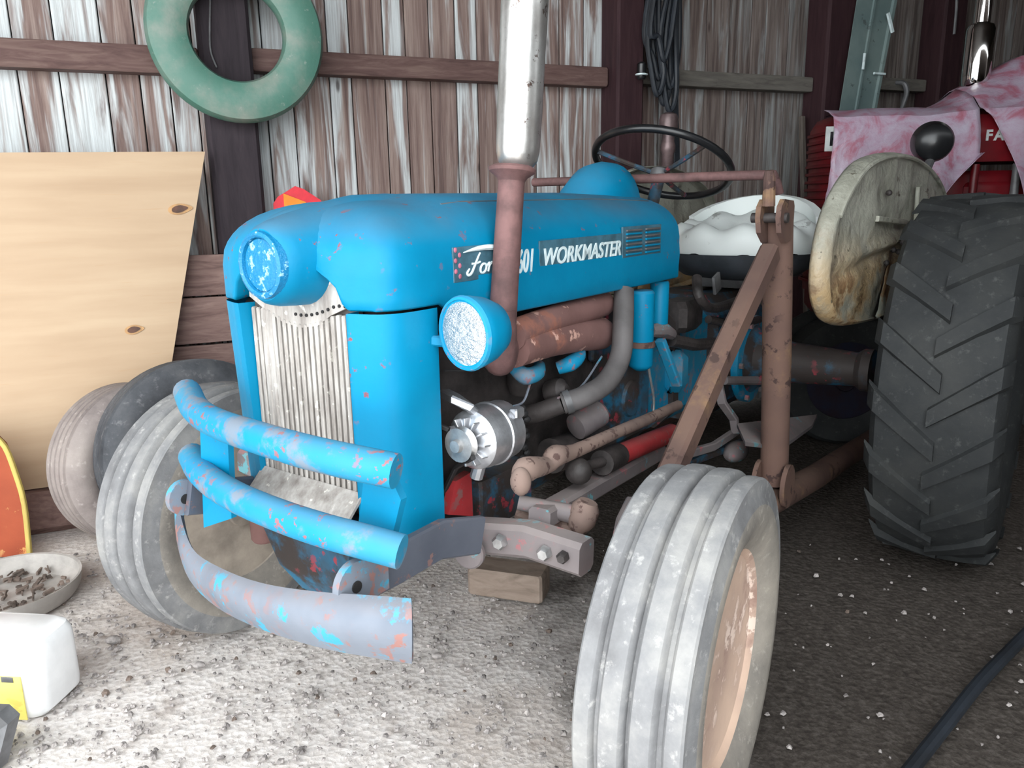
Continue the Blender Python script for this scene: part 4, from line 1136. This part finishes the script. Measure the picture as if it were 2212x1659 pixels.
# pine sheet leaning on the wall
c1 = Wq(443, 329, .20); c2 = Wq(0, 335, .20); b1 = Wq(394, 770, .42)
def sheetpt(u, s):                    # s = 0 top .. 1 bottom
    return V((u, .20 + .30*s, c1.z + (.10 - c1.z)*s))
tr = c1.x
sl = math.radians(3.0)
P0 = [V((-1.1, .20, c2.z)), V((tr, .20, c1.z))]
bu = Wq(394, 770, .40).x
PB = .165
rowsP = []
for i in range(9):
    f = i/8; row = []
    for k in range(9):
        s = k/8
        ur = tr + (bu - tr)*s*1.9
        u_ = -1.1 + (ur + 1.1)*f
        row.append(V((u_, .19 + .15*s, (c2.z + (c1.z-c2.z)*f)*(1-s) + PB*s)))
    rowsP.append(row)
board = single('pine_panel', wmap(MB().grid(rowsP, .018)), M_PINE, 'large pale pine panel with two dark knots leaning on the boards', 'panel')
sil = MB().bar([V((-1.6,.31,.082)), V((-.4,.32,.08)), V((.75,.31,.083))], .20, .165)
single('sill_timber', wmap(sil), M_SKIRT, 'brown sill timber on the ground under the pale pine panel', 'timber')
def knot(px, py, rx, rz):
    # find the panel depth at the knot
    off = .3
    for _ in range(12):
        p = Wq(px, py, off); s = (c1.z - p.z)/(c1.z - PB); off = .19 + .15*s
    p = Wq(px, py, off)
    slope = V((0, -(c1.z-.05), -.34)).normalized()
    for nm, m, kx, kz, h in (('knot_ring', M_KNOTR, 1.5, 1.5, .0015), ('knot', M_KNOT, 1.0, 1.0, .003)):
        mb = MB(); ring = []
        for i in range(20):
            q = 2*math.pi*i/20; e = 1 + .35*max(0, math.cos(q))**6
            ring.append(V((p.x + math.cos(q)*rx*kx*e, off + .0 - (math.sin(q)*rz*kz)*.15/(c1.z-PB), p.z + math.sin(q)*rz*kz + math.cos(q)*rx*.15)))
        outn = V((0, (c1.z-PB), .15)).normalized()
        mb.plate([r + outn*.017 for r in ring], outn*(h+.003))
        o = obj(nm, wmap(mb), m)
        o.parent = board; o.matrix_parent_inverse = Matrix.Translation(-board.location)
knot(386, 453, .026, .014)
knot(288, 712, .020, .012)
# warning triangle
sg_c = Wq(640, 425, .10)
sq = MB()
pts = [(590,440),(600,425),(637,402),(655,408),(692,432),(720,470),(700,560),(600,560)]
poly = [Wq(x, y, .10) for x, y in pts]
sgn = obj('warning_triangle', wmap(MB().plate(poly, V((0,.004,0)))), None); M_SIGR = plain('fluorescent_red_sign', (232,52,66), .5, 0, .05, 20, 0); M_SIGO = plain('fluorescent_orange_sign', (250,146,34), .5, 0, .05, 20, 0)
sgn.data.materials.append(M_SIGR)
tag(sgn, 'red and orange slow-vehicle triangle on the wall behind the blue hood', 'sign')
po = [Wq(x, y, .106) for x, y in ((612,418),(660,436),(680,470),(660,540),(622,540),(614,450))]
obj('orange_center', wmap(MB().plate(po, V((0,.003,0)))), M_SIGO, sgn)
# belts hanging on the second post
M_VBELT = plain('dark_blue_black_rubber', (40,46,54), .55, 0, .2, 8)
pm = (POSTS[1][0] + POSTS[1][1])/2
hz = 2.55
belts = [(1408,1448,225,.19),(1392,1440,170,.21),(1400,1428,205,.23),(1415,1468,190,.20),(1405,1452,130,.25),(1422,1460,240,.22)]
lab = ['widest', 'longest', 'thin', 'kinked', 'short', 'outermost']
for i, (x0, x1, yb, off) in enumerate(belts):
    p0, p1 = Wq(x0, 60, off), Wq(x1, 60, off); pb = Wq((x0+x1)/2 + 6, yb, off)
    cx = pm + .16
    path = [V((cx-.01, off, hz)), V((cx-.05, off, hz-.15)), V((p0.x, off, p0.z)), V((pb.x-.035, off, pb.z+.10)), V((pb.x, off, pb.z)), V((pb.x+.035, off, pb.z+.10)), V((p1.x, off, p1.z)), V((cx+.05, off, hz-.15)), V((cx+.01, off, hz))]
    mb = wmap(MB().tube(path, .013, 8, 6))
    single('rubber_belt', mb, M_VBELT, 'dark rubber belt in the bundle hanging beside the second post', 'belt', 'rubber belts hanging beside the second post')
single('belt_hook', wmap(MB().tube([V((pm, .15, hz-.02)), V((pm+.08, .17, hz-.005)), V((pm+.2, .27, hz-.01)), V((pm+.2,.29,hz+.03))], .012, 8, 4)), M_IRON, 'iron hook on the second post holding the rubber belts', 'hook')
hs = [Wq(1452, -60, .10), Wq(1456, 80, .09), Wq(1458, 200, .09), Wq(1460, 290, .09), Wq(1462, 352, .09)]
single('hanging_strap', wmap(MB().bar(hs, .035, .012, (0,1,0), 4)), M_VBELT, 'straight dark strap hanging down the boards beside the rubber belts', 'strap')
sk = Wq(1380, 150, .17)
ls = single('lamp_socket', wmap(MB().lathe([(.012,.03),(.022,.02),(.022,-.04),(.016,-.05)], V((sk.x,.195,sk.z)), V((0,0,1)), 16)), M_BLACK, 'small dark lamp socket with a white ring on the second post', 'socket')
ringm = wmap(MB().ringlathe([(.022,-.032),(.030,-.030),(.030,-.024),(.022,-.022)], V((sk.x,.195,sk.z)), V((0,0,1)), 20))
rg_ = obj('ring', ringm, M_WHITE); rg_.parent = ls; rg_.matrix_parent_inverse = Matrix.Translation(-ls.location)
# pipe fitting standing behind the steering wheel
pf = Wq(1432, 270, .16)
mb = MB().lathe([(.03,-1.55),(.03,-.14),(.036,-.13),(.036,-.10),(.03,-.08),(.030,-.03),(.045,-.02),(.048,.02),(.040,.045),(.02,.055)], V((pf.x,.21,pf.z)), V((0,0,1)), 20)
mb.v = [V((p.x, p.y, max(p.z, 0.0))) for p in mb.v]
M_BRASS = plain('dull_pink_grey_metal', (132,112,112), .4, .4, .15, 12)
hy = single('standpipe', wmap(mb), M_BRASS, 'upright dull metal standpipe with rounded cap behind the steering wheel', 'pipe')
# slotted steel channel
M_CHAN = worn('pale_green_steel', (120,136,134), (104,122,122), (80,90,90), .6, 18, 0, .45)
def chan():
    t0, t1 = Wq(1858, -40, .20), Wq(1944, -40, .20); b0, b1 = Wq(1834, 236, .30), Wq(1912, 236, .30)
    d_ = (b0 - t0); 
    def at(f, s): return (t0.lerp(t1, f)).lerp(b0.lerp(b1, f), s)
    mb = MB(); S = 3.0
    n = 12
    prof = [(0,0),(.42,0),(.44,.02),(.46,0),(.62,0),(.66,-.025),(.92,-.025),(.96,0),(1,.012)]
    rows = [[at(f, s*S/12*1.0 - .6*0) + V((0, .0+h, 0)) for f, h in prof] for s in [i for i in range(n+1)]]
    return at, rows
at_, rows_ = chan()
end = [r for r in rows_]
# run the channel down until it meets the floor
tS = 0
while at_(0, tS).z > .02 and tS < 12: tS += .05
prof = [(0,0),(.40,0),(.42,.018),(.47,.018),(.49,0),(.62,-.012),(.90,-.012),(.93,.018),(1,.018)]
rows_ = [[at_(f, tS*i/14) + V((0,h,0)) for f, h in prof] for i in range(15)]
for r in rows_:
    for p in r: p.y = min(p.y, .5) if False else (.20 + .12*(r[0].z < 0)*0 + (p.y-.20)*.35)
ch = single('steel_channel', wmap(MB().grid(rows_, .004)), M_CHAN, 'pale green slotted steel channel leaning beside the third post', 'channel')
def chp(x, y): 
    p = Wq(x, y, .245); return p
for nm, (xa_, ya_, xb_, yb_), m in (('white_tag', (1918,28,1928,70), M_WHITE), ('rib', (1868,115,1864,150), M_WHITE), ('rib', (1888,158,1912,160), M_WHITE)):
    p, q = chp(xa_, ya_), chp(xb_, yb_)
    o = obj(nm, wmap(MB().bar([p, q] , .02 if nm == 'white_tag' else .012, .012, (0,1,0))), m); o.parent = ch; o.matrix_parent_inverse = Matrix.Translation(-ch.location)
hk = Wq(1943, 190, .08)
single('girt_hook', wmap(MB().tube([V((hk.x-.02,.07,hk.z+.03)), V((hk.x,.11,hk.z+.02)), V((hk.x+.015,.12,hk.z-.03)), V((hk.x+.005,.11,hk.z-.10)), V((hk.x,.10,hk.z-.14))], [.012,.016,.014,.01], 10, 4)), M_GREY, 'grey iron hook hanging on the girt beside the steel channel', 'hook')
rd = [Wq(2068,-60,.20), Wq(2066,20,.20), Wq(2061,74,.20)]
single('hanging_rod', wmap(MB().tube(rd, .008, 8)), M_GREY, 'thin grey rod hanging on the fourth post beside the chrome muffler', 'rod')
st_ = [Wq(1732, 252, .06), Wq(1752, 420, .20)]
dirn = st_[1] - st_[0]; kk = (0.0 - st_[0].z)/dirn.z
foot = st_[0] + dirn*kk; foot.y = .40
single('leaning_stick', wmap(MB().bar([V((st_[0].x,.06,st_[0].z)), V((st_[0].x + dirn.x*kk*.30, .30, .01))], .03, .03, (0,1,0))), M_LEAN, 'grey wooden stick leaning on the boards beside the red tractor', 'stick')
# ================================================================== things on the floor
def tire_obj(name, c, R0, R1, hw, axis, m, label, cat='tire', squash=.006):
    pr = [(R0,-hw*.62),(R0+(R1-R0)*.25,-hw*.92),(R0+(R1-R0)*.55,-hw),(R1-.03,-hw*.9),(R1-.006,-hw*.66)]
    nb = 4
    for i in range(nb):
        y0 = -hw*.62 + hw*1.24*i/nb; y1 = y0 + hw*1.24/nb
        pr += [(R1, y0+.004), (R1, y1-.006), (R1-.008, y1-.004), (R1-.008, y1)]
    pr += [(R1-.006,hw*.66),(R1-.03,hw*.9),(R0+(R1-R0)*.55,hw),(R0+(R1-R0)*.25,hw*.92),(R0,hw*.62),(R0-.004,0)]
    return single(name, MB().ringlathe(pr, c, axis, 64), m, label, cat)
# black car tyre standing behind the blue tractor's far front wheel
bt_top = hit(440, 775, V((0,1,0)), V((0,2.78,0)))
tR = .335
bc = V((bt_top.x - .03, 2.72, tR - .004))
bta = V((.62, -.74, .16)).normalized()
btire = tire_obj('black_tire', bc, .20, tR, .10, bta, M_TIREB, 'black car tire standing between the pine panel and the blue tractor')
oc = V((bc.x - .255, bc.y + .045, .285))
otire = tire_obj('old_tire', oc, .17, .29, .095, V((.84,-.54,.10)).normalized(), M_TIREO, 'worn brown-grey tire standing behind the black car tire')
p = hit(206, 1095, bta, bc + bta*.094)
d0_ = p - bc; d0_ = (d0_ - bta*d0_.dot(bta)).normalized()
for k in range(7):
    d_ = Matrix.Rotation((k-3)*.085, 3, bta) @ d0_
    p = bc + d_*.262 + bta*.0985
    o = obj('raised_mark', MB().box(p, (.034,.013,.006), (d_, bta.cross(d_), bta), .2), M_WHITE)
    o.parent = btire; o.matrix_parent_inverse = Matrix.Translation(-btire.location)
# orange panel at the edge
M_ORANGE = worn('scratched_orange_paint', (158,78,52), (142,68,46), (188,140,90), .6, 16, 0, .5, patch=((222,160,96), .62, .68, 8))
M_YEL = worn('yellowed_edge', (190,170,96), (170,150,84), (150,130,90), .6, 20, 0, .6)
og = Gq(55, 1205); dy = og.y
def oq(x, y, yy=None): return hit(x, y, V((0,1,0)), V((0, yy or dy, 0)))
pts = [oq(-160,935), oq(-20,938), oq(8,965), oq(30,1020), oq(50,1090), oq(60,1190), oq(20,1215), oq(-160,1225)]
pts[5].z = .005; pts[6].z = .005; pts[7].z = .005
orp = single('orange_panel', MB().plate(pts, V((-.02,.05,0))), M_ORANGE, 'scratched orange sheet-metal panel with a yellow edge standing on the dirt', 'panel')
ed = MB().bar([p + V((.004,0,0)) for p in pts[1:6]], .016, .014, (0,1,0), 3)
eo = obj('yellow_edge', ed, M_YEL); eo.parent = orp; eo.matrix_parent_inverse = Matrix.Translation(-orp.location)
# shallow pan with debris
M_PAN = plain('grey_stained_pan', (188,182,176), .6, 0, .1, 8, .1)
pc = Gq(18, 1296)
pan = single('round_pan', MB().lathe([(.0,.004),(.17,.006),(.20,.03),(.205,.06),(.213,.062),(.212,.05),(.205,.02),(.19,.0),(.0,.0)], pc, V((0,0,1)), 44), M_PAN, 'shallow grey round pan of dirt and straw behind the white jug', 'pan')
rgd = random.Random(4); mb = MB()
for i in range(90):
    q = rgd.uniform(0, 6.28); r = .17*math.sqrt(rgd.random()); p = pc + V((math.cos(q)*r, math.sin(q)*r, .012 + rgd.random()*.012)); a = rgd.uniform(0, 3.14); l = rgd.uniform(.012, .04)
    mb.box(p, (l, rgd.uniform(.004,.012), rgd.uniform(.004,.012)), ((math.cos(a),math.sin(a),.1),(-math.sin(a),math.cos(a),0),(0,0,1)))
mb.v = [p - pan.location for p in mb.v]
o = obj('debris', mb, M_CLOD, pan); o['kind'] = 'stuff'
# white jug with yellow label
jg = Gq(40, 1552)
M_JUG = plain('white_plastic', (240,240,240), .4, 0, .03, 8, 0)
M_LABEL = None
def mk_label():
    t = NT('yellow_printed_label')
    x = t.n('ShaderNodeSeparateXYZ'); t.t.links.new(t.tc.outputs['Object'], x.inputs[0])
    c = t.mix(t.step(t.noise(20, 4, .6, t.vec((1,1,2))), .55, .62), lin(232,214,110), lin(214,196,98))
    return t.out(c, .45)
M_LABEL = mk_label()
M_LABELK = plain('dark_print', (96,90,70), .5, 0, .1, 20, 0)
jw, jd, jh = .30, .17, .195
jx = Gq(112, 1552).x - jw/2
jy = jg.y + jd/2
rings = []
for z, s in ((0,.9),(.012,.98),(.03,1),(.15,1),(.172,.985),(.187,.93),(jh,.82)):
    ring = []
    for i in range(40):
        q = 2*math.pi*i/40; cx, cy = math.cos(q), math.sin(q); e = .35
        ring.append(V((math.copysign(abs(cx)**e, cx)*jw/2*s, math.copysign(abs(cy)**e, cy)*jd/2*s, z)))
    rings.append(ring)
jr = math.radians(-6)
jug = obj('jug', MB().loft(rings), M_JUG, loc=(jx, jy, 0)); jug.rotation_euler = (0,0,jr)
tag(jug, 'white plastic jug with yellow label on the pale gravel', 'jug')
obj('neck', MB().lathe([(.03,0),(.03,.03),(.026,.034)], (-.09,.0,jh-.004), (0,0,1), 20), M_JUG, jug)
obj('handle', MB().tube([V((-.15,0,jh-.05)), V((-.15,0,jh+.02)), V((-.11,0,jh+.03)), V((-.07,0,jh+.0))], .013, 10, 5), M_JUG, jug)
lb = obj('yellow_label', MB().box((.018,-jd/2-.001,.062), (.18,.003,.115), bev=.1), M_LABEL, jug)
obj('label_print', MB().box((.034,-jd/2-.003,.075), (.008,.002,.08)), M_LABELK, lb)
obj('label_print', MB().box((.075,-jd/2-.003,.112), (.03,.002,.014)), M_GREY, lb)
# grey bracket at the lower corner
gp = Gq(8, 1650)
gk = single('grey_bracket', MB().plate([V((gp.x-.13, gp.y-.02, .0)), V((gp.x+.0, gp.y-.03, .0)), V((gp.x+.025, gp.y-.0, .10)), V((gp.x+.005, gp.y, .125)), V((gp.x-.13, gp.y+.01, .125))], V((.01,.03,.004))), M_GREY, 'flat grey metal bracket with a hole standing in front of the white jug', 'bracket')
hole = MB().lathe([(.012,0),(.012,.004)], V((gp.x-.018, gp.y-.014, .075)) - gk.location, V((0,-1,.1)), 16)
obj('bolt_hole', hole, M_DARK, gk)
# block under the axle
bk = Gq(1100, 1300)
bb = tl(bk)
mb = MB().box((0,0,.045), (.24,.10,.09), bev=.08)
bo = obj('wood_block', mb, M_BLOCK, loc=bk + V((.0,.06,0))); bo.rotation_euler = (0,0,math.radians(-18))
tag(bo, 'tan timber block lying on the dirt under the front axle', 'block')
# rope-like pipe at the lower corner
h = [Gq(1965, 1665, .02), Gq(2040, 1570, .02), Gq(2120, 1470, .02), Gq(2215, 1372, .02)]
h = [h[0] + (h[0]-h[1])*1.2] + h + [h[-1] + (h[-1]-h[-2])*1.5]
single('floor_pipe', MB().tube(h, .016, 10, 4), M_VBELT, 'long dark rubber pipe lying across the dirt in front of the rear tire', 'pipe')
# pale stones big enough to see singly
for i, (px, py, r) in enumerate(((245,1387,.018),(430,1440,.013),(945,1420,.012))):
    p = Gq(px, py); mb = MB().sphere((0,0,0), r, 9, 6, (1.3,1,.6))
    mb.v = [q*(1+.2*mnoise.noise(q*60+V((i*7,0,0)))) + p + V((0,0,r*.4)) for q in mb.v]
    single('stone', mb, M_STONE, ('white stone between the jug and the front wheel', 'pale stone below the guard blade', 'pale stone in front of the guard blade tip')[i], 'stone')
